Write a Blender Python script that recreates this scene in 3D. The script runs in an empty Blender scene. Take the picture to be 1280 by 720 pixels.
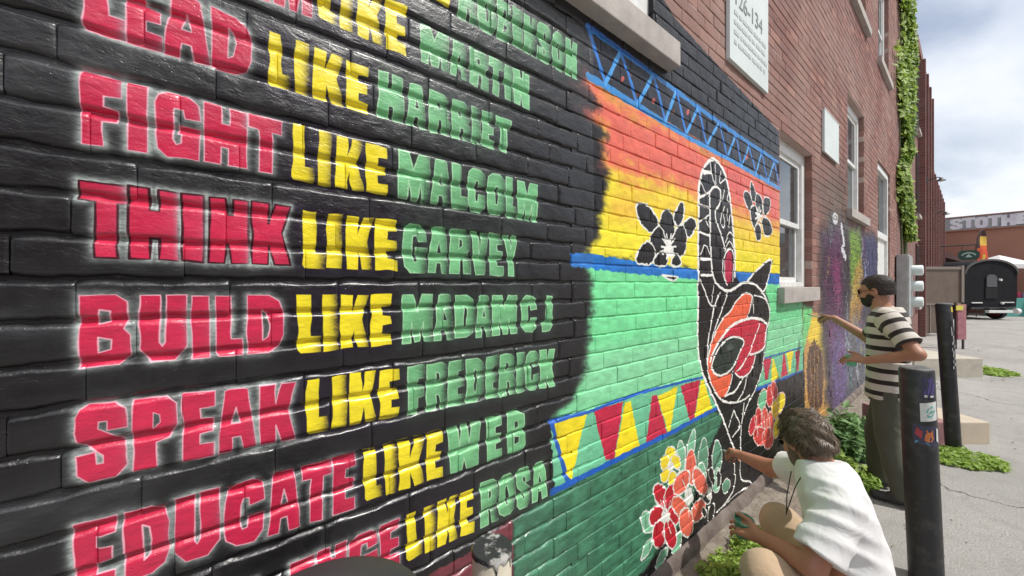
import bpy, bmesh, math, random
import numpy as np
from mathutils import Vector, Matrix

S = bpy.context.scene
COL = S.collection
random.seed(11)

# ------------------------------------------------------------------ camera
H, DW, FPX, HOR = 1.65, 1.059, 450.0, 356.0       # eye height, distance to the wall, focal length and horizon (for a 1280 wide frame)
VPX = 1215.0
TH = math.atan2(VPX-640, FPX)
CT, ST = math.cos(TH), math.sin(TH)
cam_d = bpy.data.cameras.new('camera'); cam = bpy.data.objects.new('camera', cam_d); COL.objects.link(cam)
cam.location = (0, -DW, H)
cam.rotation_euler = (math.radians(90), 0, -(math.pi/2-TH))
cam_d.sensor_width = 36; cam_d.lens = FPX/1280*36
cam_d.shift_y = -4/1280
cam_d.clip_start = .02; cam_d.clip_end = 2000
S.camera = cam

# ------------------------------------------------------------------ sky, sun, exposure
SUN = Vector((.24, -.50, .82)).normalized()
w = bpy.data.worlds.new('World'); S.world = w; w.use_nodes = True
nt = w.node_tree; nt.nodes.clear()
def N(nt, t, ins=None, **kw):
    n = nt.nodes.new(t)
    for k, v in kw.items(): setattr(n, k, v)
    if ins:
        for k, v in ins.items():
            s = n.inputs[k]
            if hasattr(v, 'is_linked') or isinstance(v, bpy.types.NodeSocket): nt.links.new(v, s)
            else: s.default_value = v
    return n
sky = N(nt, 'ShaderNodeTexSky', sky_type='NISHITA', sun_disc=False)
sky.sun_elevation = math.asin(SUN.z); sky.sun_rotation = math.atan2(SUN.x, SUN.y)
sky.air_density = 1.0; sky.dust_density = 2.0; sky.ozone_density = 1.5
tc = N(nt, 'ShaderNodeTexCoord')
sep = N(nt, 'ShaderNodeSeparateXYZ', {0: tc.outputs['Generated']})
zz = N(nt, 'ShaderNodeMath', {0: sep.outputs[2], 1: .16}, operation='ADD')
dv = N(nt, 'ShaderNodeVectorMath', {0: tc.outputs['Generated'], 1: (1, 1, 0)}, operation='MULTIPLY')
pr = N(nt, 'ShaderNodeVectorMath', {0: dv.outputs[0]}, operation='DIVIDE')
cz = N(nt, 'ShaderNodeCombineXYZ', {0: zz.outputs[0], 1: zz.outputs[0], 2: 1.0}); nt.links.new(cz.outputs[0], pr.inputs[1])
mp = N(nt, 'ShaderNodeMapping', {0: pr.outputs[0]}); mp.inputs['Scale'].default_value = (.55, 1.1, 1); mp.inputs['Location'].default_value = (3.1, 1.7, 0)
cn = N(nt, 'ShaderNodeTexNoise', {'Vector': mp.outputs[0], 'Scale': 1.15, 'Detail': 7.0, 'Roughness': .5, 'Distortion': .35})
cr = N(nt, 'ShaderNodeMapRange', {0: cn.outputs[0], 1: .36, 2: .56, 3: .25, 4: 1.0}, interpolation_type='SMOOTHSTEP')
cn2 = N(nt, 'ShaderNodeTexNoise', {'Vector': mp.outputs[0], 'Scale': 2.6, 'Detail': 5.0, 'Roughness': .55})
cc = N(nt, 'ShaderNodeMix', {0: cn2.outputs[0], 6: (6.9, 7.5, 8.6, 1), 7: (9.6, 9.7, 9.8, 1)}, data_type='RGBA')
mx = N(nt, 'ShaderNodeMix', {0: cr.outputs[0], 6: sky.outputs[0], 7: cc.outputs[2]}, data_type='RGBA')
bg = N(nt, 'ShaderNodeBackground', {0: mx.outputs[2], 1: .12})
ow = N(nt, 'ShaderNodeOutputWorld', {0: bg.outputs[0]})

sl = bpy.data.lights.new('sun', 'SUN'); so = bpy.data.objects.new('sun', sl); COL.objects.link(so)
sl.energy = 4.0; sl.angle = math.radians(.8); sl.color = (1, .965, .91)
so.rotation_euler = (-SUN).to_track_quat('-Z', 'Y').to_euler(); so.location = (3, -4, 14)
S.view_settings.view_transform = 'Standard'; S.view_settings.look = 'None'
S.view_settings.exposure = 0.0; S.view_settings.gamma = 1

# ------------------------------------------------------------------ helpers
def tag(o, label=None, cat=None, group=None, kind=None):
    if label: o['label'] = label
    if cat: o['category'] = cat
    if group: o['group'] = group
    if kind: o['kind'] = kind
    return o
def link(name, me, parent=None, mat=None):
    o = bpy.data.objects.new(name, me); COL.objects.link(o)
    if parent is not None: o.parent = parent
    if mat is not None and me is not None and not me.materials: me.materials.append(mat)
    return o
def empty(name, loc=(0, 0, 0), rz=0):
    o = bpy.data.objects.new(name, None); COL.objects.link(o); o.location = loc; o.rotation_euler = (0, 0, rz); o.empty_display_size = .1
    return o
def srgb(r, g, b):
    f = lambda c: (c/255/12.92) if c/255 <= .04045 else ((c/255+.055)/1.055)**2.4
    return (f(r), f(g), f(b), 1)
def unwall(px, py):                      # place on the wall face seen along a line of sight -> (X, Z)
    return (DW*FPX/(CT*CT)/(VPX-px) - DW*math.tan(TH), H-(py-HOR)*DW/(CT*(VPX-px)))
def sight(px, py, d):                    # point at forward distance d -> world
    r = (px-640)/FPX*d
    return Vector((r*ST+d*CT, -r*CT+d*ST-DW, H-(py-HOR)/FPX*d))
class MB:
    """collects shapes and links them as one mesh"""
    def __init__(s): s.v = []; s.f = []; s.mi = []; s.sm = []
    def add(s, vs, fs, mi=0, smooth=False):
        b = len(s.v); s.v += [tuple(v) for v in vs]
        for f in fs: s.f.append([b+i for i in f]); s.mi.append(mi); s.sm.append(smooth)
    def box(s, a, b, mi=0, bev=0):
        x0, y0, z0 = a; x1, y1, z1 = b
        if bev <= 0:
            s.add([(x0,y0,z0),(x1,y0,z0),(x1,y1,z0),(x0,y1,z0),(x0,y0,z1),(x1,y0,z1),(x1,y1,z1),(x0,y1,z1)],
                  [(0,3,2,1),(4,5,6,7),(0,1,5,4),(1,2,6,5),(2,3,7,6),(3,0,4,7)], mi); return
        bm = bmesh.new(); bmesh.ops.create_cube(bm, size=1)
        for v in bm.verts: v.co = Vector(((x0+x1)/2+v.co.x*(x1-x0), (y0+y1)/2+v.co.y*(y1-y0), (z0+z1)/2+v.co.z*(z1-z0)))
        bmesh.ops.bevel(bm, geom=list(bm.edges), offset=bev, segments=2, profile=.6, affect='EDGES')
        bm.verts.index_update(); s.add([v.co for v in bm.verts], [[v.index for v in f.verts] for f in bm.faces], mi); bm.free()
    def tube(s, pts, rs, n=16, mi=0, cap=True, smooth=True):
        pts = [Vector(p) for p in pts]
        if not hasattr(rs, '__len__'): rs = [rs]*len(pts)
        V = []; F = []; up = None
        for i, p in enumerate(pts):
            t = (pts[min(i+1, len(pts)-1)]-pts[max(i-1, 0)])
            if t.length < 1e-9: t = Vector((0, 0, 1))
            t.normalize()
            if up is None:
                up = Vector((1, 0, 0)) if abs(t.x) < .8 else Vector((0, 1, 0))
            u = (up-t*up.dot(t)).normalized(); up = u; v = t.cross(u)
            for k in range(n):
                a = 2*math.pi*k/n; V.append(p+(u*math.cos(a)+v*math.sin(a))*rs[i])
        for i in range(len(pts)-1):
            for k in range(n):
                F.append((i*n+k, i*n+(k+1)%n, (i+1)*n+(k+1)%n, (i+1)*n+k))
        s.add(V, F, mi, smooth)
        if cap:
            b = len(V); s.add(V[:n][::-1], [tuple(range(n))], mi); s.add(V[-n:], [tuple(range(n))], mi)
    def quad(s, a, b, c, d, mi=0): s.add([a, b, c, d], [(0, 1, 2, 3)], mi)
    def mesh(s, name):
        me = bpy.data.meshes.new(name); me.from_pydata(s.v, [], s.f)
        me.polygons.foreach_set('material_index', s.mi); me.polygons.foreach_set('use_smooth', s.sm); me.update(); return me
    def build(s, name, mats, parent=None):
        me = s.mesh(name)
        for m in (mats if isinstance(mats, (list, tuple)) else [mats]): me.materials.append(m)
        return link(name, me, parent)
def mat(name, col, rough=.6, col2=None, nscale=6, ndetail=5, bump=0, bscale=40, metal=0, spec=.5, lo=.35, hi=.65, bdist=.01, emis=None, coat=0, stretch=None):
    """a painted, cloth or stone surface: two tones mixed by noise, fine relief"""
    m = bpy.data.materials.new(name); m.use_nodes = True; t = m.node_tree; p = t.nodes['Principled BSDF']
    c = N(t, 'ShaderNodeTexCoord').outputs['Object']
    if stretch: c = N(t, 'ShaderNodeVectorMath', {0: c, 1: stretch}, operation='MULTIPLY').outputs[0]
    if col2:
        n = N(t, 'ShaderNodeTexNoise', {'Vector': c, 'Scale': nscale, 'Detail': ndetail, 'Roughness': .6})
        r = N(t, 'ShaderNodeMapRange', {0: n.outputs[0], 1: lo, 2: hi})
        x = N(t, 'ShaderNodeMix', {0: r.outputs[0], 6: col, 7: col2}, data_type='RGBA')
        t.links.new(x.outputs[2], p.inputs['Base Color'])
    else: p.inputs['Base Color'].default_value = col
    p.inputs['Roughness'].default_value = rough; p.inputs['Metallic'].default_value = metal
    p.inputs['Specular IOR Level'].default_value = spec; p.inputs['Coat Weight'].default_value = coat
    if bump:
        n = N(t, 'ShaderNodeTexNoise', {'Vector': c, 'Scale': bscale, 'Detail': 6.0, 'Roughness': .6})
        b = N(t, 'ShaderNodeBump', {'Height': n.outputs[0], 'Strength': bump, 'Distance': bdist}); t.links.new(b.outputs[0], p.inputs['Normal'])
    return m

# ------------------------------------------------------------------ the painting on the wall: colours laid out in wall metres
RED, YEL, GRN = (196, 40, 74), (240, 220, 40), (112, 178, 124)
BLK = (25, 24, 26)
_lat = {}
def vnoise(X, Y, f, seed):
    if seed not in _lat: _lat[seed] = np.random.RandomState(seed).rand(256, 256).astype(np.float32)
    L = _lat[seed]; x = X*f; y = Y*f; xi = np.floor(x).astype(np.int32); yi = np.floor(y).astype(np.int32)
    fx = (x-xi).astype(np.float32); fy = (y-yi).astype(np.float32); fx = fx*fx*(3-2*fx); fy = fy*fy*(3-2*fy)
    a = L[yi & 255, xi & 255]; b = L[yi & 255, (xi+1) & 255]; c = L[(yi+1) & 255, xi & 255]; d = L[(yi+1) & 255, (xi+1) & 255]
    return (a*(1-fx)+b*fx)*(1-fy)+(c*(1-fx)+d*fx)*fy
def lin(c): return np.array(c, np.float32)/255
class Paint:
    def __init__(s, x0, x1, z0, z1, res):
        s.x0, s.z0, s.res = x0, z0, res; s.w = int((x1-x0)/res); s.h = int((z1-z0)/res)
        s.x1 = x0+s.w*res; s.z1 = z0+s.h*res
        s.a = np.zeros((s.h, s.w, 4), np.float32); s.a[..., 3] = 0
    def window(s, P, pad):
        a, b = P.min(0)-pad, P.max(0)+pad
        i0 = max(0, int((a[0]-s.x0)/s.res)); i1 = min(s.w, int((b[0]-s.x0)/s.res)+2)
        j0 = max(0, int((a[1]-s.z0)/s.res)); j1 = min(s.h, int((b[1]-s.z0)/s.res)+2)
        if i1 <= i0 or j1 <= j0: return None
        X = s.x0+(np.arange(i0, i1, dtype=np.float32)+.5)*s.res; Z = s.z0+(np.arange(j0, j1, dtype=np.float32)+.5)*s.res
        X, Z = np.meshgrid(X, Z); return (slice(j0, j1), slice(i0, i1)), X, Z
    def sdf(s, loops, X, Z, closed=True):
        d = np.full(X.shape, 1e9, np.float32); ins = np.zeros(X.shape, bool)
        for P in loops:
            n = len(P)
            for k in range(n if closed else n-1):
                ax, az = P[k]; bx, bz = P[(k+1) % n]; ex, ez = bx-ax, bz-az; L = ex*ex+ez*ez+1e-12
                t = np.clip(((X-ax)*ex+(Z-az)*ez)/L, 0, 1)
                np.minimum(d, (X-ax-t*ex)**2+(Z-az-t*ez)**2, out=d)
                if closed and az != bz:
                    c = ((az > Z) != (bz > Z)) & (X < ex*(Z-az)/ez+ax); ins ^= c
        d = np.sqrt(d)
        return np.where(ins, -d, d) if closed else d
    def over(s, sl, al, col):
        t = s.a[sl]; al = al[..., None]
        t[..., :3] = t[..., :3]*(1-al)+col*al; t[..., 3:] = 1-(1-t[..., 3:])*(1-al)
    def fill(s, loops, col, soft=.002, rough=.002, rf=60, outline=None, ow=.003, halo=None, hr=.02, hs=.8, grow=0, var=.06, al=1, seed=3, px=True, brush=0):
        """loops: corner lists; soft: edge softness in metres; rough: hand wobble"""
        if not isinstance(loops[0][0], (tuple, list, np.ndarray)): loops = [loops]
        loops = [np.array([unwall(*p) for p in L] if px else L, np.float32) for L in loops]
        W = s.window(np.concatenate(loops), 4*max(soft, hr*1.3 if halo else 0, ow)+rough*2)
        if W is None: return
        sl, X, Z = W
        Xw = X+rough*2*(vnoise(X, Z, rf, seed)-.5); Zw = Z+rough*2*(vnoise(X, Z, rf, seed+1)-.5)
        d = s.sdf(loops, Xw, Zw)-grow
        if brush: d = d+brush*(vnoise(X, Z*3.2, 7, seed+5)-.5)*2+brush*.5*(vnoise(X, Z*3, 34, seed+6)-.5)*2
        if halo is not None:
            g = (np.exp(-np.maximum(d, 0)**2/(hr*hr))*hs+np.exp(-np.maximum(d, 0)/(hr*1.5))*hs*.28)*(.35+.9*vnoise(X, Z, 16, 9))*(.7+.5*vnoise(X, Z*2, 140, 12)); s.over(sl, np.clip(g, 0, 1), lin(halo))
        a = np.clip(.5-d/max(soft, s.res), 0, 1); a = a*a*(3-2*a)*al
        c = lin(col)*(1+var*2*(vnoise(X, Z*2.5, 22, 21)-.5)+var*(vnoise(X, Z*5, 90, 22)-.5))[..., None]
        s.over(sl, a, np.clip(c, 0, 1))
        if outline is not None:
            o = np.clip(.5-(np.abs(d)-ow*.5*(.5+vnoise(X, Z, 30, 31)))/max(.0012, s.res), 0, 1); s.over(sl, o, lin(outline))
    def stroke(s, pts, col, wd, soft=.002, rough=.002, al=1, var=.05, seed=5, px=True):
        P = np.array([unwall(*p) for p in pts] if px else pts, np.float32)
        W = s.window(P, wd*2+soft*2+rough)
        if W is None: return
        sl, X, Z = W
        Xw = X+rough*2*(vnoise(X, Z, 50, seed)-.5); Zw = Z+rough*2*(vnoise(X, Z, 50, seed+1)-.5)
        d = s.sdf([P], Xw, Zw, False)-wd*.5*(.8+.4*vnoise(X, Z, 25, seed+2))
        a = np.clip(.5-d/max(soft, s.res), 0, 1)*al
        c = lin(col)*(1+var*2*(vnoise(X, Z*2.5, 22, 21)-.5))[..., None]
        s.over(sl, a, np.clip(c, 0, 1))
    def image(s, name):
        im = bpy.data.images.new(name, s.w, s.h, alpha=True); im.alpha_mode = 'CHANNEL_PACKED'
        im.pixels.foreach_set(np.clip(s.a, 0, 1).ravel()); im.update(); im.pack(); return im
GL = {
 'L': [[(0,0),(.58,0),(.58,.72),(1,.72),(1,1),(.1,1),(0,.94)]],
 'I': [[(0,0),(.98,0),(1,1),(.02,1)]],
 'K': [[(0,0),(.44,0),(.44,.34),(.6,0),(1,0),(.77,.46),(1,1),(.6,1),(.46,.68),(.43,1),(0,1)]],
 'E': [[(0,0),(1,0),(1,.22),(.55,.24),(.55,.39),(.95,.41),(.95,.6),(.55,.62),(.55,.77),(1,.78),(1,1),(0,1)]],
 'F': [[(0,0),(1,0),(1,.27),(.55,.29),(.55,.44),(.92,.46),(.92,.64),(.55,.66),(.55,1),(0,1)]],
 'A': [[(.2,.02),(.3,0),(.7,0),(.8,.02),(1,1),(.66,1),(.6,.77),(.4,.77),(.34,1),(0,1)],[(.5,.3),(.61,.56),(.39,.56)]],
 'D': [[(0,0),(.6,0),(.88,.1),(1,.3),(1,.7),(.88,.9),(.6,1),(0,1)],[(.42,.24),(.56,.3),(.62,.5),(.56,.72),(.42,.78)]],
 'H': [[(0,0),(.41,0),(.41,.3),(.59,.3),(.59,0),(1,0),(1,1),(.59,1),(.59,.7),(.41,.7),(.41,1),(0,1)]],
 'G': [[(.28,0),(.72,0),(.95,.1),(1,.34),(.64,.36),(.6,.24),(.42,.24),(.4,.3),(.4,.72),(.48,.8),(.6,.76),(.6,.62),(.52,.62),(.52,.47),(1,.47),(1,1),(.28,1),(.05,.88),(0,.7),(0,.2),(.08,.08)]],
 'T': [[(0,0),(1,0),(1,.25),(.7,.26),(.7,1),(.3,1),(.3,.26),(0,.25)]],
 'N': [[(0,0),(.42,0),(.48,.24),(.6,.24),(.62,0),(1,0),(1,1),(.58,1),(.46,.7),(.42,.7),(.4,1),(0,1)]],
 'B': [[(0,0),(.7,0),(.94,.1),(.97,.34),(.88,.47),(1,.58),(1,.86),(.76,.99),(0,1)],[(.38,.2),(.6,.22),(.62,.36),(.38,.4)],[(.38,.58),(.64,.62),(.62,.76),(.38,.8)]],
 'U': [[(0,0),(.44,0),(.44,.72),(.5,.78),(.56,.72),(.56,0),(1,0),(1,.8),(.75,1),(.25,1),(0,.8)]],
 'S': [[(.25,0),(.75,0),(.96,.08),(1,.34),(.62,.36),(.6,.22),(.44,.22),(.44,.32),(.95,.52),(1,.64),(1,.86),(.75,1),(.25,1),(.02,.88),(0,.64),(.4,.62),(.42,.78),(.56,.78),(.56,.68),(.06,.46),(0,.34),(0,.14),(.08,.05)]],
 'P': [[(0,0),(.75,0),(.98,.1),(1,.42),(.82,.58),(.52,.62),(.52,1),(0,1)],[(.46,.2),(.6,.24),(.62,.34),(.46,.42)]],
 'C': [[(.28,0),(.72,0),(.94,.1),(1,.36),(.6,.4),(.58,.26),(.44,.26),(.4,.36),(.4,.66),(.46,.76),(.58,.74),(.6,.6),(1,.6),(.97,.86),(.72,1),(.28,1),(.04,.88),(0,.7),(0,.26),(.06,.1)]],
 'O': [[(.3,0),(.7,0),(.93,.1),(1,.3),(1,.72),(.93,.9),(.7,1),(.3,1),(.07,.9),(0,.72),(0,.3),(.07,.1)],[(.44,.28),(.56,.28),(.6,.5),(.56,.74),(.44,.74),(.4,.5)]],
 'R': [[(0,0),(.7,0),(.96,.1),(1,.4),(.84,.52),(1,.64),(1,1),(.64,1),(.62,.68),(.46,.66),(.44,1),(0,1)],[(.42,.2),(.58,.24),(.6,.36),(.42,.42)]],
 'V': [[(0,0),(.4,0),(.5,.6),(.6,0),(1,0),(.74,1),(.26,1)]],
 'Y': [[(0,0),(.38,0),(.5,.34),(.62,0),(1,0),(.72,.55),(.7,1),(.3,1),(.28,.55)]],
 'M': [[(0,0),(.36,0),(.5,.36),(.64,0),(1,0),(1,1),(.74,1),(.7,.58),(.6,1),(.42,1),(.32,.58),(.28,1),(0,1)]],
 'W': [[(0,0),(.28,0),(.35,.45),(.42,0),(.6,0),(.66,.42),(.74,0),(1,0),(.9,1),(.58,1),(.5,.72),(.42,1),(.1,1)]],
 'J': [[(.45,0),(1,0),(1,.85),(.75,1),(0,1),(0,.78),(.45,.76)]],
}
# word: top-left, top-right, bottom-left, bottom-right height marks, and the extent of each letter
WORDS = [
 (RED,'LEAD',(103,-62),(314,30),(103,35),(314,97),[(103,157),(157,203),(204,262),(264,314)]),
 (RED,'EAM',(250,-110),(391,-55),(250,-30),(391,22),[(250,290),(294,338),(343,391)]),
 (YEL,'LIKE',(398,-38),(508,8),(398,22),(506,70),[(398,424),(425,442),(447,480),(482,508)]),
 (YEL,'E',(540,-60),(563,-48),(540,-3),(563,10),[(540,563)]),
 (GRN,'MARTIN',(526,27),(661,93),(526,76),(661,137),[(526,561),(562,585),(587,610),(611,629),(631,641),(642,661)]),
 (GRN,'ROBINSON',(573,-32),(721,55),(573,21),(721,100),[(573,597),(598,620),(622,640),(641,653),(655,671),(672,689),(690,706),(707,721)]),
 (YEL,'LIKE',(336,37),(461,84),(336,106),(461,144),[(336,364),(368,387),(392,430),(433,461)]),
 (GRN,'HARRIET',(473,87),(639,151),(473,146),(639,193),[(473,504),(508,533),(537,562),(565,588),(590,601),(603,618),(620,639)]),
 (RED,'FIGHT',(101,86),(353,152),(101,179),(353,218),[(101,152),(159,185),(194,250),(256,308),(311,353)]),
 (YEL,'LIKE',(365,153),(484,185),(365,224),(484,245),[(365,392),(398,415),(420,455),(457,484)]),
 (GRN,'MALCOLM',(498,187),(672,231),(498,247),(672,278),[(498,537),(539,564),(565,584),(585,607),(609,632),(633,646),(647,672)]),
 (RED,'THINK',(97,225),(363,258),(97,321),(363,332),[(97,168),(161,224),(228,255),(262,311),(315,363)]),
 (YEL,'LIKE',(379,263),(497,275),(379,334),(497,339),[(379,408),(409,428),(433,467),(469,497)]),
 (GRN,'GARVEY',(504,279),(647,296),(504,340),(647,345),[(504,533),(535,562),(563,588),(589,610),(612,629),(630,647)]),
 (RED,'BUILD',(99,369),(354,370),(98,461),(354,439),[(99,164),(174,233),(239,263),(270,304),(309,354)]),
 (YEL,'LIKE',(372,369),(490,368),(372,442),(490,431),[(372,402),(404,423),(425,462),(464,490)]),
 (GRN,'MADAMCJ',(503,368),(690,370),(503,429),(690,413),[(503,541),(543,568),(569,594),(595,615),(616,646),(652,671),(678,690)]),
 (RED,'SPEAK',(93,509),(370,477),(93,607),(370,549),[(93,160),(166,223),(228,269),(272,320),(325,370)]),
 (YEL,'LIKE',(383,475),(500,460),(383,544),(500,522),[(383,411),(415,434),(437,472),(474,500)]),
 (GRN,'FREDERICK',(510,458),(694,436),(510,519),(694,482),[(510,531),(533,560),(561,581),(583,606),(608,624),(625,645),(646,656),(657,674),(675,694)]),
 (RED,'EDUCATE',(92,657),(444,566),(92,748),(444,636),[(92,145),(155,212),(218,275),(281,331),(334,376),(377,415),(416,444)]),
 (YEL,'LIKE',(455,567),(553,539),(455,629),(553,596),[(455,481),(481,497),(499,531),(533,553)]),
 (GRN,'WEB',(560,537),(656,512),(560,594),(656,562),[(560,601),(609,627),(634,656)]),
 (RED,'LLENGE',(268,745),(500,647),(268,810),(500,705),[(268,300),(303,330),(362,394),(397,434),(437,473),(475,500)]),
 (YEL,'LIKE',(508,643),(592,610),(508,702),(592,664),[(508,528),(530,545),(547,573),(575,592)]),
 (GRN,'ROSA',(601,605),(684,574),(601,660),(684,620),[(601,623),(624,644),(646,663),(665,684)]),
]
def letter_loops(ch, x0, x1, tl, tr, bl, br):
    out = []
    for L in GL[ch]:
        P = []
        for u, v in L:
            x = x0+(x1-x0)*u
            yt = tl[1]+(tr[1]-tl[1])*(x-tl[0])/(tr[0]-tl[0]); yb = bl[1]+(br[1]-bl[1])*(x-bl[0])/(br[0]-bl[0])
            P.append((x, yt+(yb-yt)*v))
        out.append(P)
    return out
def soften(P, closed=True, it=2):
    P = [tuple(q) for q in P]
    for _ in range(it):
        Q = []; n = len(P)
        for i in range(n if closed else n-1):
            a, b = P[i], P[(i+1) % n]; Q += [(a[0]*.78+b[0]*.22, a[1]*.78+b[1]*.22), (a[0]*.22+b[0]*.78, a[1]*.22+b[1]*.78)]
        P = Q if closed else [P[0]]+Q+[P[-1]]
    return P
def ell(cx, cy, rx, ry, rot=0, n=14):
    a = math.radians(rot); return [(cx+rx*math.cos(t)*math.cos(a)-ry*math.sin(t)*math.sin(a), cy+rx*math.cos(t)*math.sin(a)+ry*math.sin(t)*math.cos(a)) for t in [2*math.pi*k/n for k in range(n)]]
WHT = (232, 232, 226)
def draw_text(p):
    for col, wd, tl, tr, bl, br, xs in WORDS:
        for i, (ch, (x0, x1)) in enumerate(zip(wd, xs)):
            L = letter_loops(ch, x0, x1, tl, tr, bl, br)
            if col is RED:
                if wd == 'THINK': p.fill(L, col, rough=.0022, rf=26, halo=(168, 178, 174), hr=.0095, hs=.85, outline=(58, 14, 26), ow=.0035, seed=40+i)
                else: p.fill(L, col, rough=.0022, rf=26, halo=(160, 170, 166), hr=.0095, hs=.75, outline=(230, 170, 184), ow=.0022, seed=50+i)
            elif col is YEL: p.fill(L, col, rough=.0035, rf=30, halo=(30, 22, 38), hr=.016, hs=.9, seed=60+i, var=.05)
            else: p.fill(L, col, rough=.0032, rf=30, halo=(44, 54, 48), hr=.022, hs=.8, outline=(158, 208, 162), ow=.0035, seed=70+i, var=.1)
def draw_fields(p):
    big = -.9
    xl = -1.6
    WP = lambda *a: [tuple(q) for q in a]
    # black ground of the whole piece (metres)
    bx, bz = unwall(972, 165); 
    p.fill(WP((xl, -.1), (5.7, -.1), (5.7, .95), unwall(1006, 470), unwall(1004, 405), unwall(975, 380), unwall(974, 165), unwall(843, 22), (1.78, 3.3), (1.78, 5), (xl, 5)), BLK, soft=.004, rough=.004, px=False, var=.12)
    # faint overspray greys
    for (x, y, r, c) in [(60, 120, .16, (70, 72, 74)), (70, 400, .12, (66, 68, 70)), (40, 60, .12, (74, 74, 76)), (60, 640, .12, (64, 66, 68)), (480, 30, .2, (72, 72, 84)), (540, 100, .12, (74, 76, 78)), (830, 60, .3, (58, 58, 66))]:
        X, Z = unwall(x, y); p.fill([(X-r, Z-r*.3), (X+r, Z-r*.3), (X+r, Z+r*.3), (X-r, Z+r*.3)], c, soft=r*.8, px=False, al=.5, var=.3)
    # dark green and maroon lower panels
    p.fill([(641, 652), (690, 616), (890, 514), (905, 520), (880, 575), (862, 640), (800, 720), (760, 800), (641, 900)], (66, 118, 92), soft=.03, rough=.01, var=.16)
    p.fill([(641, 652), (640, 900), (300, 1300), (430, 790), (545, 713), (590, 688), (612, 668)], (116, 52, 62), soft=.006, rough=.004, var=.12)
    # light green field
    p.fill([(733, 322), (1003, 350), (1004, 440), (890, 470), (800, 500), (688, 532), (700, 515), (718, 498), (733, 460), (738, 400)], (118, 214, 150), soft=.07, rough=.015, rf=18, var=.07, brush=.02)
    p.fill([(738, 440), (880, 410), (1003, 400), (1003, 436), (880, 470), (700, 522), (722, 496)], (150, 206, 168), soft=.16, rough=.02, var=.06, al=.55)
    p.fill([(760, 350), (860, 350), (980, 355), (900, 380), (780, 380)], (124, 226, 156), soft=.1, al=.6)
    # red, orange and yellow bands
    p.fill([(738, 98), (976, 238), (976, 352), (880, 342), (735, 325), (748, 290), (758, 215), (750, 160)], (238, 222, 56), soft=.07, rough=.012, rf=20, brush=.03)
    p.fill([(738, 98), (976, 236), (976, 282), (930, 262), (850, 236), (758, 210), (753, 160), (728, 112)], (222, 106, 88), soft=.2, rough=.02, rf=20, brush=.05)
    p.fill([(770, 218), (850, 240), (930, 268), (976, 288), (976, 320), (920, 306), (850, 282), (770, 262)], (234, 170, 56), soft=.2, rough=.02, al=.35, seed=91)
    p.fill([(762, 245), (800, 250), (800, 280), (762, 275)], (228, 150, 70), soft=.12, al=.35, seed=92)
    p.fill([(880, 185), (976, 236), (976, 285), (900, 262)], (212, 84, 82), soft=.3, al=.5)
    # ragged black over the left ends of the bands
    for k, (x, y) in enumerate([(742, 130), (752, 168), (748, 186), (752, 232), (742, 262), (738, 296), (731, 355), (732, 392), (728, 425), (722, 462), (706, 492)]):
        X, Z = unwall(x, y); p.fill([(X-.16, Z+.03), (X+.0, Z+.025), (X+.055, Z), (X-.0, Z-.028), (X-.16, Z-.03)], BLK, soft=.06, rough=.014, px=False, seed=100+k, var=.1)
    # blue girder
    BLU = (52, 128, 196); BLD = (36, 74, 150)
    p.fill([(735, 30), (970, 199), (972, 232), (737, 93)], (38, 40, 50), soft=.004)
    for x, y in [(778, 99), (817, 126), (860, 140), (933, 196)]: p.fill(ell(x, y, 2, 4, 10), (186, 92, 88), soft=.004)
    for x, y in [(798, 118), (842, 140), (868, 150), (788, 95)]: p.fill(ell(x, y, 1.5, 3, 10), (150, 70, 50), soft=.01, al=.6)
    p.stroke([(735, 33), (775, 62), (845, 113), (897, 152), (973, 203)], BLU, .03)
    p.stroke([(735, 30), (775, 60), (817, 92)], BLD, .02, al=.6)
    p.stroke([(736, 95), (797, 132), (858, 170), (908, 197), (974, 236)], (60, 138, 204), .034)
    zz = [(735, 32), (757, 104), (776, 64), (797, 130), (817, 93), (832, 152), (846, 112), (858, 168), (873, 134), (884, 182), (899, 152), (909, 197), (920, 168), (927, 208), (936, 182), (945, 218), (952, 190), (960, 227), (968, 202), (975, 236)]
    for i in range(len(zz)-1): p.stroke(zz[i:i+2], (52, 122, 204) if i % 2 == 0 else (78, 160, 226), .024)
    # blue band
    p.fill([(713, 316), (735, 317), (800, 327), (880, 338), (976, 342), (976, 356), (880, 350), (800, 343), (715, 333)], (36, 112, 190), soft=.006, rough=.006, var=.1)
    # pennant strip
    p.fill([(688, 528), (800, 491), (880, 471), (1003, 434), (1004, 464), (945, 487), (890, 512), (770, 574), (693, 613)], (112, 190, 150), soft=.006, rough=.006)
    BB = (38, 92, 178)
    Y, R = (240, 218, 40), (190, 44, 72)
    for c, L in [(Y, [(692, 527), (733, 517), (714, 600), (707, 598)]), (R, [(742, 513), (779, 502), (768, 573), (757, 575)]), (Y, [(781, 503), (788, 501), (800, 560), (768, 574)]),
                 (R, [(815, 495), (821, 493), (834, 542), (807, 557)]), (Y, [(822, 495), (847, 483), (838, 540), (835, 541)]), (R, [(851, 482), (875, 475), (868, 522), (862, 526)]), (Y, [(876, 476), (880, 475), (891, 512), (868, 524)]),
                 (R, [(953, 450), (964, 447), (960, 474), (957, 476)]), (Y, [(965, 449), (967, 448), (974, 472), (964, 477)]), (R, [(979, 443), (981, 442), (985, 468), (976, 472)]), (Y, [(983, 441), (992, 438), (988, 466), (987, 467)]), (R, [(994, 440), (1000, 437), (998, 463), (996, 464)])]:
        p.fill(L, c, rough=.004, outline=None)
    p.stroke([(688, 528), (735, 515), (800, 491), (880, 471), (945, 451), (1003, 434)], BB, .014)
    p.stroke([(690, 531), (708, 598), (714, 604)], BB, .022)
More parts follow.
